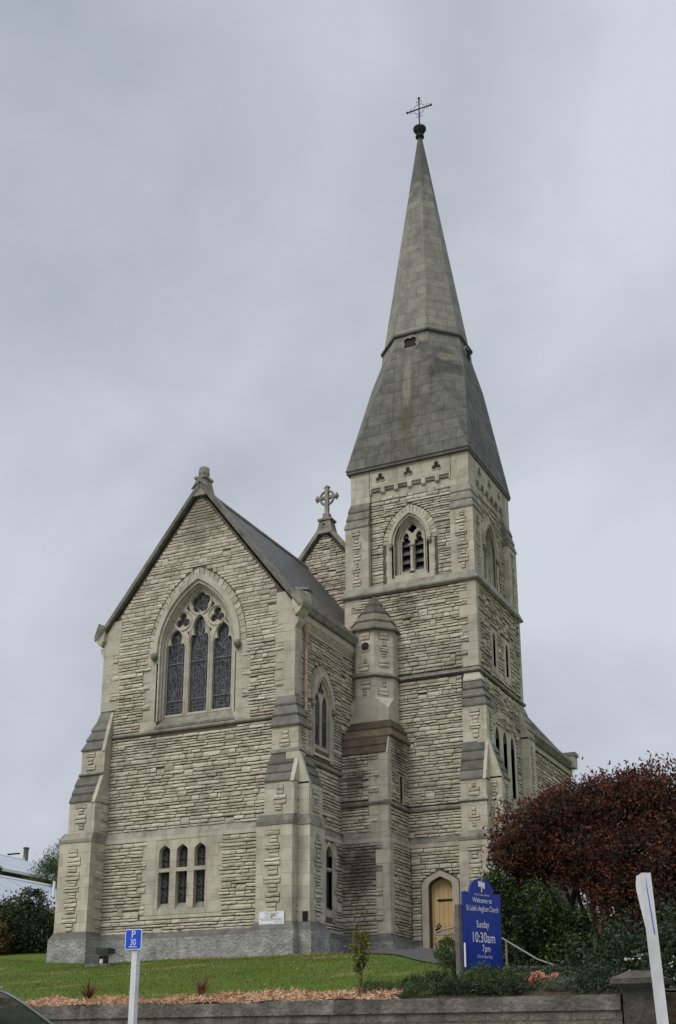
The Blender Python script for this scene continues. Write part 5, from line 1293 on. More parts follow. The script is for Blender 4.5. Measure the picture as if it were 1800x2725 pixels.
for s_, w2 in ((-.03, .05), (W_ - .06, .05)):
    p = bo_ + bd * s_ - bn * .06
    z1 = 2.49 if s_ < 0 else 2.6
    mb.loft([[(p.x + bd.x * u + bn.x * v_, p.y + bd.y * u + bn.y * v_, z) for u, v_ in ((-w2, -w2), (w2, -w2), (w2, w2), (-w2, w2))] for z in (.9, z1)], 'timber')
    tag(mb.build('post', t)); mb = MB()
mb.box(-7.262, -7.238, 19.95, 19.975, 1.44, 1.84, 'white'); mb.build('edge_strip', t)

# white plaque and black box on the chancel buttresses
mb = MB(); P = front(29.21)
zo, xo = 3.30, -16.47
slab(mb, P, [(xo, zo), (xo + .52, zo), (xo + .76, zo + .03), (xo + .76, zo + .43), (xo, zo + .43)], [], 0, -.03, 'white')
pq = mb.build('plaque'); tag(pq, 'white painted lettered plaque with black cross on the foot of the front buttress', 'plaque')
mb = MB(); g2 = lambda a0, z0: (lambda x, y: P(a0 + x, z0 + y, .003))
M['ink'] = plain('faded_ink', (.12, .12, .13), .6); M['ink2'] = plain('pale_ink', (.33, .34, .35), .6)
for tx_, sz, a0, z0 in (('Church of St Luke', .075, .38, .365), ('LADY', .07, .24, .28), ('DAY', .07, .52, .28)):
    mb = MB(); text_mesh(mb, tx_, sz, g2(xo + a0, zo + z0), 'ink', sx=.78); mb.build('lettering', pq)
mb = MB()
for q in range(4):
    a = q * math.pi / 2; d = (math.cos(a), math.sin(a)); n_ = (-d[1], d[0])
    mb.face([P(xo + .38 + d[0] * r_ + n_[0] * w2, zo + .30 + d[1] * r_ + n_[1] * w2, .003) for r_, w2 in ((0, .004), (.055, -.026), (.055, .026))], 'ink')
mb.build('cross_emblem', pq); mb = MB()
rng = random.Random(6)
for row, (z, a0, a1) in enumerate([(.235, .03, .72), (.20, .06, .70), (.155, .46, .72), (.11, .46, .72), (.095, .03, .42), (.06, .42, .72)]):
    x = xo + a0
    while x < xo + a1:
        l = rng.uniform(.02, .07); mb.face([P(min(q, xo + a1), zo + z + dz, .003) for q, dz in ((x, 0), (x + l, 0), (x + l, .014), (x, .014))], 'ink2' if rng.random() < .5 else 'ink'); x += l + .012
mb.build('small_print', pq)['kind'] = 'stuff'
mb = MB(); mb.box(-15.30, -15.165, 29.49, 29.56, 3.50, 3.72, 'black_iron'); mb.box(-15.32, -15.145, 29.52, 29.56, 3.48, 3.74, 'wall_cope')
tag(mb.build('wall_box'), 'small black metal box fixed low on the side buttress, right of the white plaque', 'wall box')

# ------------------------------------------------------------------ handrail, caged floodlight
mb = MB()
A = [(-9.9, 29.6, 3.02), (-10.9, 30.7, 3.14), (-11.5, 31.0, 3.28), (-11.95, 31.05, 3.21), (-12.10, 31.0, 3.15), (-12.0, 30.85, 3.09), (-11.6, 30.7, 3.06), (-10.9, 30.1, 3.0), (-9.9, 28.9, 2.86)]
mb.tube(A, .024, 'steel', 8)
mb.tube([(-9.9, 28.9, 2.86), (-7.69, 23.25, 2.215), (-6.4, 21.3, 1.63), (-4.65, 18.6, 1.07)], .017, 'steel', 8)
for x, y, z in ((-11.72, 30.75, 3.06), (-10.0, 29.0, 2.87), (-7.5, 22.97, 2.13), (-5.9, 20.5, 1.47)): mb.tube([(x, y, T(x, y) - .1), (x, y, z)], .021, 'steel', 8)
tag(mb.build('handrail'), 'galvanised pipe handrail looping in front of the ochre door and dropping towards the gate', 'handrail')
t = thing('floodlight', (-20.66, 28.0, T(-20.66, 28) - .05), 'dark slatted floodlight inside a wire cage on the lawn by the left buttress', 'floodlight')
gx, gy = -20.62, 28.05; gz = T(gx, gy)
mb = MB()
mb.box(gx - .38, gx + .42, gy - .36, gy + .36, gz - .06, gz + .02, 'wall_cope'); mb.build('slab_base', t)
mb = MB()
mb.loft([[(gx - .24, gy - .16, gz + .48), (gx + .22, gy - .20, gz + .34), (gx + .24, gy - .10, gz + .30), (gx - .18, gy - .02, gz + .42)], [(gx - .24, gy + .16, gz + .50), (gx + .22, gy + .2, gz + .37), (gx + .24, gy + .1, gz + .3), (gx - .18, gy + .02, gz + .42)]], 'black_iron')
mb.box(gx - .22, gx + .2, gy - .17, gy + .17, gz + .30, gz + .45, 'black_iron')
for k in range(7): mb.box(gx - .21 + k * .065, gx - .20 + k * .065, gy - .19, gy + .1, gz + .30, gz + .46, 'steel')
mb.box(gx - .16, gx + .13, gy - .18, gy + .1, gz + .255, gz + .275, 'wall_cope')
lamp = mb.build('lamp_head', t)
mb = MB(); mb.box(gx - .12, gx + .06, gy - .12, gy + .08, gz + .02, gz + .26, 'black_iron'); mb.face([(gx - .09, gy - .125, gz + .05), (gx + .01, gy - .125, gz + .05), (gx + .01, gy - .125, gz + .16), (gx - .09, gy - .125, gz + .16)], 'white'); mb.build('stand', t)
mb = MB()
for sx in (-1, 1):
    for k in range(13):
        f_ = -.36 + .72 * k / 12
        mb.tube([(gx + .02 + sx * .38, gy + f_, gz), (gx + .02 + sx * .38, gy + f_, gz + .72)], .0035, 'cage', 4, False); mb.tube([(gx + .02 + f_ * 1.05, gy + sx * .36, gz), (gx + .02 + f_ * 1.05, gy + sx * .36, gz + .72)], .0035, 'cage', 4, False)
    for z in (.24, .48, .72):
        mb.tube([(gx + .02 - .38, gy + sx * .36, gz + z), (gx + .02 + .38, gy + sx * .36, gz + z)], .004, 'cage', 4, False); mb.tube([(gx + .02 + sx * .38, gy - .36, gz + z), (gx + .02 + sx * .38, gy + .36, gz + z)], .004, 'cage', 4, False)
mb.build('wire_cage', t)

# ------------------------------------------------------------------ vegetation
def leaf_mat(name, cols, rough=.5, trans=.25):
    m, t, b = new_mat(name); nd, lk = t.nodes.new, t.links.new
    g = nd('ShaderNodeNewGeometry'); r = nd('ShaderNodeValToRGB'); e = r.color_ramp.elements
    e[0].position = 0; e[0].color = (*cols[0], 1); e[1].position = 1; e[1].color = (*cols[-1], 1)
    for i, c in enumerate(cols[1:-1]): q = e.new((i + 1) / (len(cols) - 1)); q.color = (*c, 1)
    co = nd('ShaderNodeTexCoord'); cn = nd('ShaderNodeTexNoise'); cn.inputs['Scale'].default_value = 3.2; cn.inputs['Detail'].default_value = 3; lk(co.outputs['Object'], cn.inputs['Vector'])
    ma = nd('ShaderNodeMath'); ma.operation = 'MULTIPLY_ADD'; ma.inputs[1].default_value = .45; lk(g.outputs['Random Per Island'], ma.inputs[0])
    mc = nd('ShaderNodeMath'); mc.operation = 'MULTIPLY_ADD'; mc.inputs[1].default_value = 1.5; mc.inputs[2].default_value = -.48; lk(cn.outputs['Fac'], mc.inputs[0]); lk(mc.outputs[0], ma.inputs[2])
    lk(ma.outputs[0], r.inputs[0]); lk(r.outputs[0], b.inputs['Base Color']); b.inputs['Roughness'].default_value = rough; b.inputs['Specular IOR Level'].default_value = .35
    tr = nd('ShaderNodeBsdfTranslucent'); lk(r.outputs[0], tr.inputs['Color']); mx = nd('ShaderNodeMixShader'); mx.inputs[0].default_value = trans
    lk(b.outputs[0], mx.inputs[1]); lk(tr.outputs[0], mx.inputs[2]); lk(mx.outputs[0], t.nodes['Material Output'].inputs['Surface'])
    return m
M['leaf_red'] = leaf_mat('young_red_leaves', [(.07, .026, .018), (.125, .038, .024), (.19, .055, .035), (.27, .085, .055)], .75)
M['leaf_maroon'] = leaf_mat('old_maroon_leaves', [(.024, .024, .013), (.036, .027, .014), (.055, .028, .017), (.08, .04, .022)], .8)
M['leaf_dark'] = leaf_mat('dark_green_leaves', [(.018, .03, .012), (.03, .048, .018), (.045, .07, .025)], .5)
M['leaf_mid'] = leaf_mat('mid_green_leaves', [(.03, .055, .014), (.05, .085, .022), (.08, .125, .035)], .55)
M['leaf_bright'] = leaf_mat('bright_green_leaves', [(.05, .09, .012), (.085, .145, .02), (.14, .20, .035)], .5)
M['leaf_sap'] = leaf_mat('sapling_leaves', [(.07, .085, .015), (.12, .14, .025), (.20, .21, .05), (.13, .09, .03)], .5)
M['leaf_grey'] = leaf_mat('grey_green_leaves', [(.09, .10, .07), (.15, .16, .11), (.22, .22, .17)], .7)
M['leaf_orange'] = leaf_mat('orange_tinted_leaves', [(.06, .05, .014), (.12, .075, .02), (.10, .085, .02)], .6)
M['flower_white'] = leaf_mat('white_petals', [(.62, .63, .58), (.78, .78, .74)], .6)
M['flower_peach'] = leaf_mat('peach_rose_petals', [(.72, .34, .24), (.82, .44, .33), (.88, .56, .44)], .6)
M['flax'] = leaf_mat('bronze_flax_blades', [(.10, .03, .02), (.18, .06, .036), (.30, .17, .10)], .45)
M['mulch'] = leaf_mat('bark_and_straw_mulch', [(.32, .15, .085), (.52, .31, .19), (.66, .44, .29), (.76, .57, .41)], .9, .05)
M['blade'] = leaf_mat('grass_blades', [(.055, .098, .014), (.092, .135, .021), (.145, .178, .038)], .6)
M['straw'] = leaf_mat('dry_grass_blades', [(.22, .17, .06), (.34, .26, .11), (.42, .34, .17)], .8)
M['bark'] = plain('grey_bark', (.045, .035, .028), .9, nscale=8, bump=.4)
NR = np.random.RandomState

def leaf_obj(name, C, size, m, parent=None, seed=1, aspect=.45, up=.0, out=None, flat=1.0, vary=.4):
    """many leaf-sized faces, one small kite per leaf, at the points C"""
    r = NR(seed); n = len(C)
    d = r.normal(size=(n, 3))
    if out is not None: d = d * .8 + out
    d[:, 2] = d[:, 2] * flat + up; d /= np.linalg.norm(d, axis=1)[:, None]
    e = r.normal(size=(n, 3)); s = np.cross(d, e); s /= np.linalg.norm(s, axis=1)[:, None]
    L_ = size * (1 + vary * r.uniform(-1, 1, n))[:, None]; wv = L_ * aspect
    V = np.stack([C, C + d * L_ * .5 + s * wv * .5, C + d * L_, C + d * L_ * .5 - s * wv * .5], 1).reshape(-1, 3)
    me = bpy.data.meshes.new(name); me.vertices.add(4 * n); me.vertices.foreach_set('co', V.ravel())
    me.loops.add(4 * n); me.loops.foreach_set('vertex_index', np.arange(4 * n, dtype=np.int32)); me.polygons.add(n)
    me.polygons.foreach_set('loop_start', np.arange(0, 4 * n, 4, dtype=np.int32))
    me.materials.append(M[m] if isinstance(m, str) else M[m[0]])
    if not isinstance(m, str):
        for q in m[1:]: me.materials.append(M[q])
    me.update(calc_edges=True)
    o = bpy.data.objects.new(name, me); COL.objects.link(o)
    if parent is not None: o.parent = parent; o.location = -Vector(parent.location)
    return o, n
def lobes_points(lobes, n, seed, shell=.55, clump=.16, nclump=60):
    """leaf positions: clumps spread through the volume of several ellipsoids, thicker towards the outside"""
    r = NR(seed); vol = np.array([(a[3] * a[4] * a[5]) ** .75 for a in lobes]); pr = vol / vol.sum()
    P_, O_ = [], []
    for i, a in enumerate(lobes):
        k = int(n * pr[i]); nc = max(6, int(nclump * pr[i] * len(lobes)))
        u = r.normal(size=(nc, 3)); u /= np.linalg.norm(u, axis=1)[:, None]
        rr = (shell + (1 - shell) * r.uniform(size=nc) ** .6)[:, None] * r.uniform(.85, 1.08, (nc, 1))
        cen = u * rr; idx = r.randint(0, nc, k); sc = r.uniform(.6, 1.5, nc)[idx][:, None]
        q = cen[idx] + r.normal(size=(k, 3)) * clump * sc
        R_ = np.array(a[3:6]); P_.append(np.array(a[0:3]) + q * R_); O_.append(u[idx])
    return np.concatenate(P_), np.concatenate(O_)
def join_leaf(objs): return objs

# big red-leaved shrub tree right of the tower
RL = [(-7.36, 24.3, 4.18, .78, 1.0, .85), (-6.35, 24.4, 4.55, .95, 1.1, .80), (-5.5, 24.4, 4.72, .95, 1.2, .78), (-4.55, 24.4, 4.74, 1.05, 1.2, .85), (-3.4, 24.6, 4.45, 1.1, 1.2, 1.0), (-2.4, 24.8, 3.9, 1.0, 1.2, 1.1),
      (-5.9, 24.0, 3.85, .9, 1.0, .5), (-4.9, 23.7, 3.65, 1.0, 1.0, .75), (-4.2, 23.5, 3.0, .95, .9, .85), (-3.3, 23.6, 2.9, 1.0, 1.0, 1.0), (-4.5, 23.4, 2.4, .8, .8, .8), (-5.2, 23.6, 3.1, .55, .7, .55), (-7.45, 24.1, 3.98, .6, .9, .5), (-5.9, 24.4, 4.95, .65, .8, .5), (-6.7, 24.2, 3.75, .6, .7, .4), (-6.7, 24.5, 4.75, .6, .8, .55), (-5.0, 24.4, 5.0, .7, .8, .5), (-5.25, 23.4, 2.75, .6, .6, .55), (-6.15, 24.0, 3.4, .5, .6, .35), (-5.75, 23.6, 3.1, .35, .5, .4), (-2.6, 23.2, 2.2, 1.0, .9, 1.0), (-3.8, 23.2, 1.9, .8, .8, .7)]
t = thing('red_tree', (-6.1, 24.3, T(-6.1, 24.3)), 'wide dark red-leaved tree with reddish young tips, right of the tower', 'tree')
tz_ = T(-6.1, 24.3)
mb = MB()
stems = [[(-6.15, 24.2, tz_), (-6.25, 24.2, 2.2), (-6.5, 24.2, 2.9), (-6.75, 24.2, 3.5), (-6.9, 24.2, 4.1)], [(-6.1, 24.3, tz_), (-6.15, 24.25, 2.3), (-6.35, 24.2, 3.0), (-6.4, 24.2, 3.8), (-6.3, 24.3, 4.5)],
         [(-6.0, 24.3, tz_), (-6.05, 24.3, 2.3), (-6.1, 24.2, 3.1), (-5.95, 24.2, 4.0)], [(-5.9, 24.3, tz_), (-5.95, 24.3, 2.2), (-5.75, 24.2, 3.0), (-5.3, 24.2, 4.1)], [(-5.8, 24.3, tz_), (-5.6, 24.3, 2.2), (-5.0, 24.2, 3.0), (-4.5, 24.2, 4.2)],
         [(-6.5, 24.2, 2.9), (-6.35, 24.2, 3.4), (-6.15, 24.2, 4.2)], [(-6.1, 24.2, 3.1), (-6.5, 24.2, 3.9)], [(-6.25, 24.2, 2.2), (-6.7, 24.3, 2.7), (-7.1, 24.2, 3.5)]]
for s_ in stems: n_ = len(s_); mb.tube(s_, [.065 - .045 * k / (n_ - 1) for k in range(n_)], 'bark', 7)
mb.build('trunk', t, smooth=True)
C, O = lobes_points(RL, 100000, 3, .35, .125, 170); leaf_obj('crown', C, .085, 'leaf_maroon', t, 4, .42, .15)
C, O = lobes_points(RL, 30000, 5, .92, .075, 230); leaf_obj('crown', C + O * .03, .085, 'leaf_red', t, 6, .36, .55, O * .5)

# evergreen shrub behind the notice board
def shrub(name, lobes, n, size, m, label, cat, seed, group=None, aspect=.45, shell=.5, extra=None, trunk=None, up=.15):
    c = lobes[0]; x, y = c[0], c[1]
    t = thing(name, (x, y, T(x, y)), label, cat, group)
    mb = MB()
    for k, a in enumerate(trunk or lobes):
        z0 = T(x, y) - .1; mb.tube([(x + .05 * k, y, z0), (x * .5 + a[0] * .5, y * .5 + a[1] * .5, (z0 + a[2]) / 2), (a[0], a[1], a[2] + a[5] * .3)], [.05, .035, .012], 'bark', 6)
    mb.build('stem', t, smooth=True)
    C, O = lobes_points(lobes, n, seed, shell, .17, 50); leaf_obj('foliage', C, size, m, t, seed + 1, aspect, up)
    if extra:
        C, O = lobes_points(lobes, extra[1], seed + 7, .92, .12, 60); leaf_obj('foliage', C, extra[2], extra[0], t, seed + 9, aspect, .4, O * .5)
    return t
shrub('evergreen_shrub', [(-7.95, 23.9, 2.95, .46, .5, .62), (-7.7, 24.0, 2.1, .65, .5, .85), (-7.2, 23.9, 2.6, .6, .5, .75), (-6.7, 24.0, 2.05, .65, .5, .75)], 24000, .07, 'leaf_dark', 'bushy evergreen with bright green upper tips behind the blue notice board', 'shrub', 21, extra=('leaf_bright', 5500, .075))  # brighter outer leaves: sunlit look of the foliage put into leaf colour
# dark hedge-like shrub with white flowers by the gate pier
t = shrub('flowering_shrub', [(-4.2, 20.6, 1.55, 1.0, .9, .75), (-3.2, 20.0, 1.6, .9, 1.0, .9), (-5.3, 21.4, 1.5, .8, .8, .6), (-2.4, 19.4, 1.5, .8, 1.0, 1.0)], 22000, .075, 'leaf_dark', 'dark green shrub dotted with white flowers left of the gate pier', 'shrub', 31)
C, O = lobes_points([(-4.3, 19.9, 1.25, .5, .3, .3), (-2.75, 18.6, 1.1, .5, .5, .5), (-3.6, 19.3, 1.3, 1.0, .3, .3)], 130, 8, .9, .1, 12); leaf_obj('flowers', C, .05, 'flower_white', t, 5, .9)[0]['kind'] = 'stuff'
shrub('dark_shrub', [(-6.2, 24.6, 1.7, .9, .6, .6), (-5.4, 25.0, 2.1, 1.0, .6, .9), (-4.6, 24.6, 2.0, 1.1, .6, 1.0), (-6.6, 29.5, 3.4, 1.2, .6, 1.5), (-5.3, 29.8, 3.6, 1.3, .6, 1.6), (-4.0, 29.8, 3.4, 1.3, .6, 1.6)], 34000, .07, 'leaf_dark', 'low dark shrub under the red tree, right of the notice board', 'shrub', 41)
shrub('gate_shrub', [(-3.35, 18.35, .75, .5, .5, .95), (-3.7, 18.9, 1.1, .5, .5, .8), (-2.7, 18.3, .9, .7, .6, 1.3), (-1.9, 18.4, .9, .8, .6, 1.3), (-3.05, 17.3, .3, .42, .35, .8)], 26000, .075, 'leaf_dark', 'dark green hedge with white flowers at the right edge behind the white sign post', 'hedge', 45)
C, O = lobes_points([(-3.38, 17.85, 1.0, .2, .1, .35), (-3.42, 17.8, .5, .12, .1, .3)], 70, 9, .9, .15, 14); leaf_obj('flowers', C, .05, 'flower_white', bpy.data.objects['gate_shrub'], 6, .9)[0]['kind'] = 'stuff'
# bedding plants along the wall
shrub('bedding_plant', [(-7.85, 21.0, 1.75, .34, .4, .3), (-8.05, 21.6, 1.72, .25, .3, .25)], 3200, .07, 'leaf_mid', 'grassy green perennial clump in front of the ochre door', 'plant', 51, aspect=.2, up=.9)
shrub('bedding_plant', [(-7.35, 18.9, 1.08, .36, .35, .24), (-7.75, 18.9, 1.02, .25, .3, .2)], 4200, .06, 'leaf_dark', 'dark green bedding plant at the foot of the notice board post', 'plant', 53, aspect=.25, up=.8)
shrub('bedding_plant', [(-6.7, 19.1, 1.12, .42, .4, .26), (-6.2, 19.1, 1.08, .4, .4, .24)], 5200, .06, 'leaf_mid', 'spreading green bedding plant under the blue notice board', 'plant', 55, aspect=.25, up=.7)
shrub('bedding_plant', [(-8.15, 18.3, .98, .30, .4, .16), (-7.7, 18.0, .95, .35, .3, .15), (-7.2, 17.8, .93, .35, .25, .15)], 5200, .055, 'leaf_mid', 'low grassy bedding plant at the end of the bark mulch by the notice board', 'plant', 54, aspect=.2, up=.9)
shrub('bedding_plant', [(-6.6, 17.9, .95, .45, .3, .17), (-5.9, 17.85, .95, .4, .3, .16)], 6200, .055, 'leaf_dark', 'dark low bedding plant along the wall between the notice board and the roses', 'plant', 56, aspect=.25, up=.7)
shrub('bedding_plant', [(-6.2, 20.0, 1.22, .6, .5, .24), (-5.4, 19.3, 1.1, .5, .5, .22)], 7000, .06, 'leaf_dark', 'dark leafy bedding plant behind the peach roses', 'plant', 58, aspect=.3, up=.6)
shrub('bedding_plant', [(-4.45, 17.75, .92, .4, .25, .16), (-4.5, 18.3, 1.05, .45, .3, .25)], 4500, .055, 'leaf_dark', 'dark bedding plant between the lavender mound and the gate pier', 'plant', 59, aspect=.3, up=.6)
shrub('lavender', [(-4.95, 18.1, .95, .34, .3, .16), (-5.2, 18.15, .95, .24, .25, .15)], 4200, .06, 'leaf_grey', 'low grey-green lavender mound behind the wall, right of the peach roses', 'plant', 57, aspect=.15, up=1.0)
t = thing('rose_bush', (-5.45, 18.3, T(-5.45, 18.3)), 'small rose bush with peach coloured blooms behind the low wall', 'rose bush')
C, O = lobes_points([(-5.45, 18.35, 1.0, .30, .25, .18)], 1500, 61, .3, .25, 20); leaf_obj('foliage', C, .055, 'leaf_mid', t, 62, .5)
rng = random.Random(9)
for (x, z) in [(-5.53, 1.15), (-5.46, 1.17), (-5.40, 1.13), (-5.35, 1.10), (-5.19, 1.13), (-5.42, 1.07), (-5.62, 1.02), (-5.66, .97), (-5.30, 1.06), (-5.57, 1.10), (-5.24, 1.08)]:
    y = 18.2 + rng.uniform(-.05, .1); r_ = NR(int(-x * 100)); u = r_.normal(size=(46, 3)); u /= np.linalg.norm(u, axis=1)[:, None]; u[:, 2] = np.abs(u[:, 2]) * .8
    leaf_obj('bloom', np.array([x, y, z]) + u * .014, .052, 'flower_peach', t, int(z * 1000), .8, .2, u * 1.2)
mb = MB()
for k in range(5): mb.tube([(-5.45 + .03 * k, 18.3, T(-5.45, 18.3) - .05), (-5.5 + .07 * k, 18.3, 1.05)], .008, 'bark', 5)
mb.build('stem', t)
# sapling
t = thing('sapling', (-8.56, 18.6, T(-8.56, 18.6)), 'slender young tree with yellow-green leaves growing from the mulch', 'tree')
mb = MB(); z0 = T(-8.56, 18.6) - .05
mb.tube([(-8.56, 18.6, z0), (-8.57, 18.6, 1.4), (-8.56, 18.6, 1.95)], [.022, .018, .006], 'bark', 7)
for dx, dz in ((-.1, 1.75), (.12, 1.7), (-.08, 1.9), (.09, 1.85), (.05, 1.95)): mb.tube([(-8.565, 18.6, 1.3), (-8.56 + dx * .8, 18.6, (1.3 + dz) / 2), (-8.56 + dx, 18.6 + dx * .5, dz)], [.011, .008, .003], 'bark', 5)
mb.build('trunk', t)
C, O = lobes_points([(-8.56, 18.6, 1.70, .165, .15, .30), (-8.58, 18.6, 1.42, .10, .10, .14), (-8.57, 18.6, 1.92, .08, .08, .12)], 620, 71, .3, .2, 24); leaf_obj('crown', C, .062, 'leaf_sap', t, 72, .6)
C, O = lobes_points([(-8.57, 18.6, 1.22, .06, .06, .16)], 45, 73, .3, .3, 8); leaf_obj('crown', C, .05, 'leaf_sap', t, 74, .55)
# bronze flax
def flax(x, y, seed, label, hgt):
    t = thing('flax_plant', (x, y, T(x, y)), label, 'flax', 'bronze flax plants in the mulch'); rng = random.Random(seed); mb = MB(); z = T(x, y) + .07
    for k in range(40):
        a = rng.uniform(0, 2 * math.pi); ln = hgt * rng.uniform(.5, 1.1); lean = rng.uniform(.15, 1.25); w_ = .022
        pts = []
        for i in range(6):
            f_ = i / 5; r_ = ln * f_ * lean * (.5 + .5 * f_); h_ = ln * f_ * (1 - .45 * lean * f_ * f_)
            pts.append(Vector((x + r_ * math.cos(a), y + r_ * math.sin(a), z + h_ - .02)))
        s_ = Vector((-math.sin(a), math.cos(a), 0))
        for i in range(5):
            w0, w1 = w_ * (1 - i / 5) + .002, w_ * (1 - (i + 1) / 5) + .002
            mb.face([pts[i] - s_ * w0, pts[i] + s_ * w0, pts[i + 1] + s_ * w1, pts[i + 1] - s_ * w1], 'flax')
    mb.build('blades', t)
flax(-13.62, 18.1, 3, 'wilted sprawling bronze flax in the mulch left of the parking sign', .42); flax(-11.3, 18.1, 5, 'upright bronze flax in the mulch right of the parking sign', .46)
# mulch strip, grass
r = NR(5)
def mulch_edge(x): return 18.05 + .16 * np.clip((x + 13) / 2, 0, 1) + .16 * np.sin(x * 1.7) + .12 * np.sin(x * 4.3 + 1) + .10 * np.clip(x + 11.5, 0, 3)
n = 26000; X = r.uniform(-17, -7.5, n); ed = mulch_edge(X) * (1 - 0) ; Y = 17.37 + (ed - 17.37) * r.uniform(0, 1, n) ** .85
keep = (Y < ed) & (X < -7.6 + .5 * r.uniform(size=n)); X, Y = X[keep], Y[keep]
Z = np.array([T(a, b) for a, b in zip(X, Y)]) + .05 * r.uniform(size=len(X)) + .05 * np.sin(X * 5.1) * np.sin(Y * 7) + .02
leaf_obj('mulch', np.stack([X, Y, Z], 1), .085, 'mulch', None, 7, .18, .06, flat=.45)[0]['kind'] = 'stuff'
grid = [(-30, 17.3), (-7.3, 17.3)]
tag(grid_sheet(lin(-30, -7.4, 90), [17.37, 17.55, 17.75, 17.95, 18.1], 'soil', 'bed', 0, lambda x, y: T(x, y) + .035 + .02 * math.sin(x * 5.1)), kind='structure')
tag(grid_sheet(lin(-7.6, -3.6, 20), [17.37, 17.8, 18.3, 18.9, 19.5], 'soil', 'bed', 0, lambda x, y: T(x, y) - .01 + .04 * (y > 17.5)), kind='structure')
n = 90000; X = r.uniform(-27, -8.5, n); Y = r.uniform(17.9, 30.0, n)
ptx = np.array(pl); prx = np.array(pr)
ok = (Y > mulch_edge(X) - .05 + .2 * r.uniform(size=n))
pathx = np.interp(Y, [q[1] for q in reversed(pl)], [q[0] for q in reversed(pl)]); ok &= X < pathx - .02
ok &= ~((X > -23.55) & (Y > 29.1)); X, Y = X[ok], Y[ok]
Z = np.array([lawn_z(a, b) for a, b in zip(X, Y)])
leaf_obj('grass', np.stack([X, Y, Z], 1), .05, 'blade', None, 9, .13, 1.6)[0]['kind'] = 'stuff'
px_ = []
for bx, by, sx_, sy_, k_ in ((-17.6, 28.75, 1.6, .22, 900), (-15.0, 28.8, .9, .3, 600), (-13.6, 27.6, .7, .4, 500), (-20.5, 25.4, .7, .25, 260), (-16.2, 25.8, 1.3, .5, 500), (-22.6, 23.6, .6, .2, 160), (-12.4, 24.6, .8, .4, 300), (-18.4, 22.8, .8, .25, 200)):
    px_.append(np.stack([bx + sx_ * r.normal(size=k_) * .7, by + sy_ * r.normal(size=k_) * .7], 1))
q = np.concatenate(px_); q = q[q[:, 1] < 29.15]; Z = np.array([lawn_z(a, b) for a, b in q]) + .012
leaf_obj('dry_grass', np.column_stack([q, Z]), .07, 'straw', None, 21, .16, .7)[0]['kind'] = 'stuff'
n = 60; X = r.uniform(-24, -10, n); Y = r.uniform(18.6, 29, n); pathx = np.interp(Y, [q[1] for q in reversed(pl)], [q[0] for q in reversed(pl)]); k_ = X < pathx - .1; X, Y = X[k_], Y[k_]; Z = np.array([lawn_z(a, b) for a, b in zip(X, Y)]) + .03
leaf_obj('fallen_leaves', np.stack([X, Y, Z], 1), .035, 'flower_white', None, 13, .6)[0]['kind'] = 'stuff'

# ------------------------------------------------------------------ left background: shrubs, houses, lamp
shrub('round_shrub', [(-27.75, 33.2, 4.45, .95, 1.0, .8), (-28.8, 33.0, 4.0, 1.1, 1.0, .75), (-27.2, 33.4, 3.95, .8, .8, .8), (-28.2, 33.0, 3.45, 1.2, .8, .55), (-26.9, 33.2, 3.4, .8, .7, .5), (-27.75, 33.3, 5.15, .5, .5, .35)], 16000, .10, 'leaf_dark', 'tall dark round shrub on the lawn edge left of the church', 'shrub', 81, extra=('leaf_mid', 1500, .10), aspect=.5)
shrub('orange_shrub', [(-27.75, 31.9, 3.72, .42, .45, .45), (-28.3, 31.9, 3.8, .5, .5, .5)], 5000, .09, 'leaf_orange', 'low orange-tinted shrub at the left edge of the lawn', 'shrub', 83)
shrub('green_shrub', [(-26.6, 33.9, 3.6, .9, .6, .75), (-25.8, 34.4, 3.9, .7, .6, .9)], 8000, .10, 'leaf_dark', 'dark green shrub close against the left buttress', 'shrub', 85)
hx, hy = -37.3, 47.0
shrub('feathery_tree', [(hx - .6, hy, 8.1, 1.1, 1.0, 1.1), (hx + .9, hy, 8.2, 1.2, 1.0, 1.0), (hx - .1, hy, 8.9, .9, .8, .8)], 12000, .14, 'leaf_mid', 'feathery green tree rising between the pale roofs left of the church', 'tree', 87, aspect=.2, up=.8, extra=('leaf_bright', 3500, .14))
shrub('roof_shrub', [(-42.9, 47.0, 8.9, .5, .5, .55)], 2000, .14, 'leaf_bright', 'small bright green bush in front of the upper pale roof at the left edge', 'shrub', 89)
shrub('roof_shrub', [(-41.3, 46.8, 8.55, .4, .4, .35)], 1200, .13, 'leaf_dark', 'small dark bush between the two pale roofs', 'shrub', 91)
M['iron_roof'] = plain('pale_corrugated_roof', (.36, .40, .44), .6, .0, nscale=1.5, namt=.08)
M['house_wall'] = plain('pale_weatherboard', (.50, .50, .48), .7)
M['house_dark'] = plain('shaded_eaves_board', (.05, .05, .052), .7)
M['barge'] = plain('white_bargeboard', (.74, .75, .76), .6)
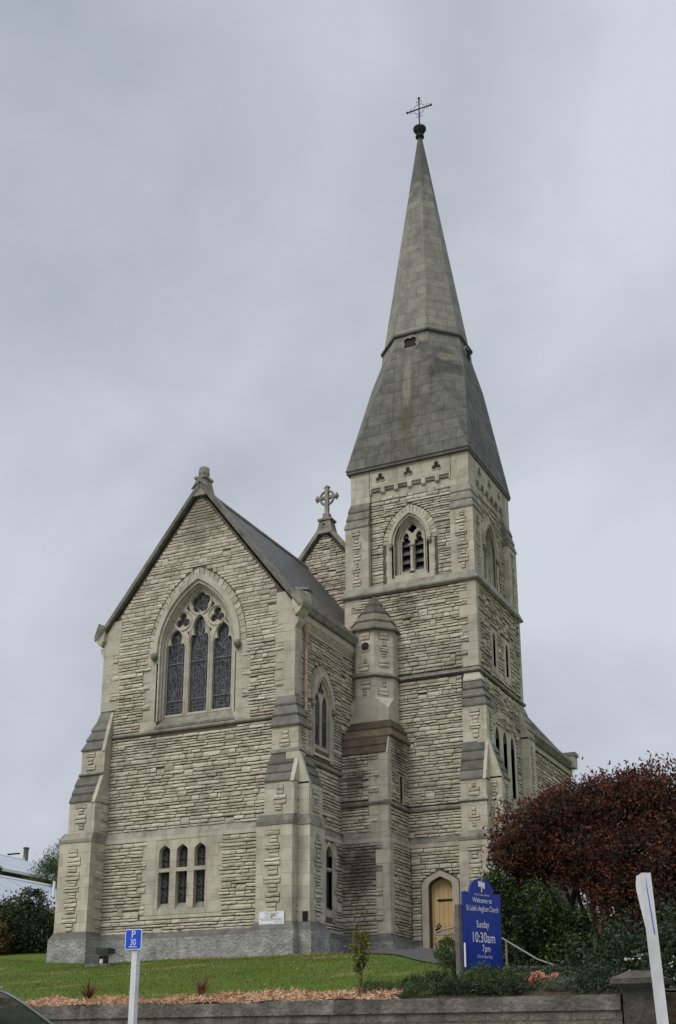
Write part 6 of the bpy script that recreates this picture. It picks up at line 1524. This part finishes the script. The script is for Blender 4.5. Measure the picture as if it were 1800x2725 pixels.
def house(name, label, x0, x1, y0, y1, zr, ze, hip, chim):
    xm = (x0 + x1) / 2; t = thing(name, (xm, (y0 + y1) / 2, ze - 3), label, 'house')
    zb_ = ze - 4.5
    mb = MB(); mb.box(x0 + .35, x1 - .35, y0 + .35, y1 - .35, zb_, ze - .05, 'house_wall'); mb.box(x0 + .3, x1 - .3, y0 + .3, y1 - .3, ze - .45, ze - .06, 'house_dark'); mb.build('wall', t)  # dark band at the wall head: eaves shade put into its colour
    mb = MB(); a, b = (xm, y0 + hip, zr), (xm, y1 - hip * .55, zr)
    c = [(x0, y0, ze), (x1, y0, ze), (x1, y1, ze), (x0, y1, ze)]
    mb.face([c[1], c[2], b, a], 'iron_roof'); mb.face([c[3], c[0], a, b], 'iron_roof'); mb.face([c[0], c[1], a], 'iron_roof'); mb.face([c[2], c[3], b], 'iron_roof')
    mb.tube([a, b], .09, 'barge', 6)
    for k in range(4): mb.bar(c[k], c[(k + 1) % 4], .14, .16, 'barge')
    for y in ([] if chim else np.arange(y0 + .4, y1, 1.8)): 
        f0 = min(1, (y - y0) / max(hip, .01), (y1 - y) / max(hip * .55, .01)); mb.bar((x1, y, ze + .015), (x1 + (xm - x1) * f0, y, ze + (zr - ze) * f0 + .015), .03, .016, 'iron_roof')
    rf = mb.build('roof', t)
    if chim: mb = MB(); mb.box(xm - .1, xm + .1, b[1] - .2, b[1] + .05, zr - .3, zr + .72, 'wall_cope'); mb.box(xm - .13, xm + .13, b[1] - .23, b[1] + .08, zr + .722, zr + .82, 'wall_cope'); mb.build('chimney', rf)
    mb = MB(); mb.box(x1 - .36, x1 - .33, y0 + 2, y0 + 3.2, ze - 2.2, ze - .9, 'house_dark'); mb.build('window', t)
    return t
house('house', 'far pale-roofed house with a small chimney on the rise left of the church', -56.0, -48.3, 50.5, 62.6, 12.05, 10.35, 1.2, True)
house('house', 'nearer house with broad pale blue corrugated roof partly behind the left shrubs', -41.6, -33.0, 37.0, 47.0, 7.66, 5.78, 1.5, False)
mb = MB(); mb.tube([(-35.35, 44.0, 6.4), (-35.35, 44.0, 7.5)], .06, 'barge', 8); tag(mb.build('flue_pipe'), 'slim white flue pipe rising beside the nearer pale roof', 'flue')
t = thing('street_lamp', (-58.5, 66, 6), 'distant street lamp on a curved arm above the far pale roof', 'street lamp')
mb = MB(); mb.tube([(-58.3, 66, 6), (-58.2, 66, 12.4), (-57.6, 66, 13.15), (-56.9, 66, 13.38)], .045, 'steel', 6); mb.build('pole', t)
mb = MB(); mb.bar((-57.2, 66, 13.36), (-56.2, 66, 13.36), .16, .08, 'black_iron'); mb.build('lamp_head', t)

# ------------------------------------------------------------------ parked car (far kerb, lower left)
M['car_paint'] = plain('silver_car_paint', (.52, .55, .58), .28, .35)
M['car_dark'] = plain('dark_roof_trim', (.02, .022, .025), .25)
M['car_glass'], _t, _b = new_mat('tinted_car_glass')
_b.inputs['Base Color'].default_value = (.02, .028, .022, 1); _b.inputs['Roughness'].default_value = .04; _b.inputs['Specular IOR Level'].default_value = .5
_tr = _t.nodes.new('ShaderNodeBsdfTransparent'); _tr.inputs[0].default_value = (.50, .58, .52, 1); _mx = _t.nodes.new('ShaderNodeMixShader'); _mx.inputs[0].default_value = .5
_t.links.new(_b.outputs[0], _mx.inputs[1]); _t.links.new(_tr.outputs[0], _mx.inputs[2]); _t.links.new(_mx.outputs[0], _t.nodes['Material Output'].inputs['Surface'])
M['seat_cloth'] = plain('dark_seat_cloth', (.025, .025, .028), .9)
M['car_trim'] = plain('dark_grey_pillar_paint', (.06, .068, .066), .25)
M['tyre'] = plain('tyre_rubber', (.02, .02, .02), .9)
M['rim'] = plain('alloy_rim', (.5, .5, .52), .35, .8)
M['lamp_glass'] = plain('headlamp_glass', (.6, .63, .66), .1)
cz0 = -1.5 + .07 * 12.0 + .0; cx0 = -8.82                            # nose of the car points to +x
t = thing('parked_car', (cx0 - 2.1, 11.95, cz0), 'silver hatchback with dark tinted glass parked in front of the low wall', 'car')
cy = 11.95
def CP(u, v, h): return (cx0 - u, cy + v, cz0 + h)                   # u back from the nose, v across, h up
# body below the belt: stations (u, belt height, half width, sill)
mb = MB()
st = [(.0, .52, .55, .30), (.10, .66, .70, .22), (.5, .80, .80, .20), (1.05, .92, .84, .20), (1.8, .95, .855, .20), (2.7, .97, .86, .20), (3.5, .99, .84, .20), (4.0, .98, .80, .24), (4.15, .85, .74, .30)]
loops = []
for u, b, hw, s_ in st:
    m_ = (b + s_) / 2
    loops.append([CP(u, -hw * .9, s_), CP(u, -hw, m_ - .05), CP(u, -hw * .99, m_ + .1), CP(u, -hw * .90, b - .02), CP(u, -hw * .55, b + .02), CP(u, hw * .55, b + .02), CP(u, hw * .90, b - .02), CP(u, hw * .99, m_ + .1), CP(u, hw, m_ - .05), CP(u, hw * .9, s_)])
mb.loft(loops, 'car_paint'); mb.build('body', t, smooth=True)
# cabin: stations of the greenhouse
cab = [(1.05, .93, .72, .93, .70), (1.75, .95, .76, 1.36, .58), (2.1, .96, .77, 1.45, .575), (2.7, .97, .775, 1.48, .575), (3.3, .98, .76, 1.44, .56), (3.75, .99, .74, 1.33, .55), (4.05, .98, .72, .99, .66)]
def catmull(pts, k=4):
    out = []; n_ = len(pts)
    for i in range(n_ - 1):
        p0, p1, p2, p3 = [np.array(pts[max(0, min(n_ - 1, j))], float) for j in (i - 1, i, i + 1, i + 2)]
        for s_ in range(k):
            q = s_ / k; out.append(tuple(.5 * (2 * p1 + (p2 - p0) * q + (2 * p0 - 5 * p1 + 4 * p2 - p3) * q * q + (3 * p1 - p0 - 3 * p2 + p3) * q ** 3)))
    return out + [tuple(pts[-1])]
ncab = len(cab); cab = catmull(cab)
mb = MB()
for i in range(len(cab) - 1):
    (u0, b0, w0, r0, q0), (u1, b1, w1, r1, q1) = cab[i], cab[i + 1]
    for s_ in (-1, 1): mb.face([CP(u0, s_ * w0, b0 - .02), CP(u1, s_ * w1, b1 - .02), CP(u1, s_ * q1, r1), CP(u0, s_ * q0, r0)], 'car_glass')
    mb.face([CP(u0, -q0, r0), CP(u0, q0, r0), CP(u1, q1, r1), CP(u1, -q1, r1)], 'car_glass' if i < 4 or i >= len(cab) - 5 else 'car_dark')
mb.build('windows', t, smooth=False)
for v_ in (-.36, .36):
    for u_ in (2.15, 3.05):
        mb = MB(); mb.loft([[CP(u_ + a, v_ + b * .24, h) for a, b in ((-.02, -1), (-.02, 1), (.13, 1), (.13, -1))] for h in (.6, .95)] + [[CP(u_ + .10 + a, v_ + b * .2, 1.17) for a, b in ((0, -1), (0, 1), (.10, 1), (.10, -1))]], 'seat_cloth')
        mb.loft([[CP(u_ + .12 + a, v_ + b * .11, h) for a, b in ((0, -1), (0, 1), (.08, 1), (.08, -1))] for h in (1.19, 1.34)], 'seat_cloth'); mb.build('seat', t)
mb = MB(); mb.loft([[CP(1.2, b, h) for b in (-.7, .7)] + [CP(1.6, b, h + .02) for b in (.7, -.7)] for h in (.90, .96)], 'seat_cloth'); mb.tube([CP(1.72 + .04 * math.sin(k * math.pi / 8), .36 + .17 * math.cos(k * math.pi / 8), .95 + .17 * math.sin(k * math.pi / 8)) for k in range(17)], .014, 'seat_cloth', 6, False); mb.build('dashboard', t)
mb = MB()
for s_ in (-1, 1):
    mb.tube([CP(u, s_ * (q_ + .008), r_ + .008) for u, b_, w_, r_, q_ in cab], .024, 'car_trim', 8)
    mb.tube([CP(2.45, s_ * .79, .96), CP(2.5, s_ * .58, 1.48)], .035, 'car_dark', 6); mb.tube([CP(3.35, s_ * .77, .97), CP(3.45, s_ * .57, 1.43)], .04, 'car_dark', 6)
    mb.tube([CP(1.02, s_ * .76, .945), CP(2.4, s_ * .80, .965), CP(3.95, s_ * .75, .99)], .014, 'car_dark', 6)
mb.build('pillars', t, smooth=True)
for u in (.82, 3.30):
    for s_ in (-1, 1):
        mb = MB(); x, y, z = CP(u, s_ * .76, .31)
        loop = lambda rr, o_: [(x + rr * math.cos(k * math.pi / 12), y + s_ * o_, z + rr * math.sin(k * math.pi / 12)) for k in range(24)]
        mb.loft([loop(.24, -.12), loop(.31, -.11), loop(.315, .0), loop(.31, .08), loop(.22, .10)], 'tyre'); wh = mb.build('wheel', t, smooth=False)
        mb = MB(); mb.loft([loop(.21, .085), loop(.20, .103), loop(.05, .095)], 'rim'); mb.build('rim', wh)
for s_ in (-1, 1):
    mb = MB(); x, y, z = CP(.2, s_ * .58, .66); mb.lathe((x, y, z - .06), [(0, 0), (.09, .02), (.11, .07), (.07, .12), (0, .13)], 'lamp_glass', 12); mb.build('headlight', t, smooth=True)
    mb = MB(); x, y, z = CP(1.5, s_ * .95, .93); mb.lathe((x, y, z - .06), [(0, 0), (.06, .01), (.09, .06), (.07, .12), (0, .14)], 'car_paint', 10); mb.tube([CP(1.5, s_ * .8, .93), (x, y, z)], .02, 'car_dark', 6); mb.build('mirror', t, smooth=True)
for s_ in (-1, 1):
    mb = MB(); p0, p1 = CP(2.2, s_ * .868, .8), CP(2.36, s_ * .868, .8); mb.bar(p0, p1, .03, .03, 'car_dark'); mb.build('door_handle', t)
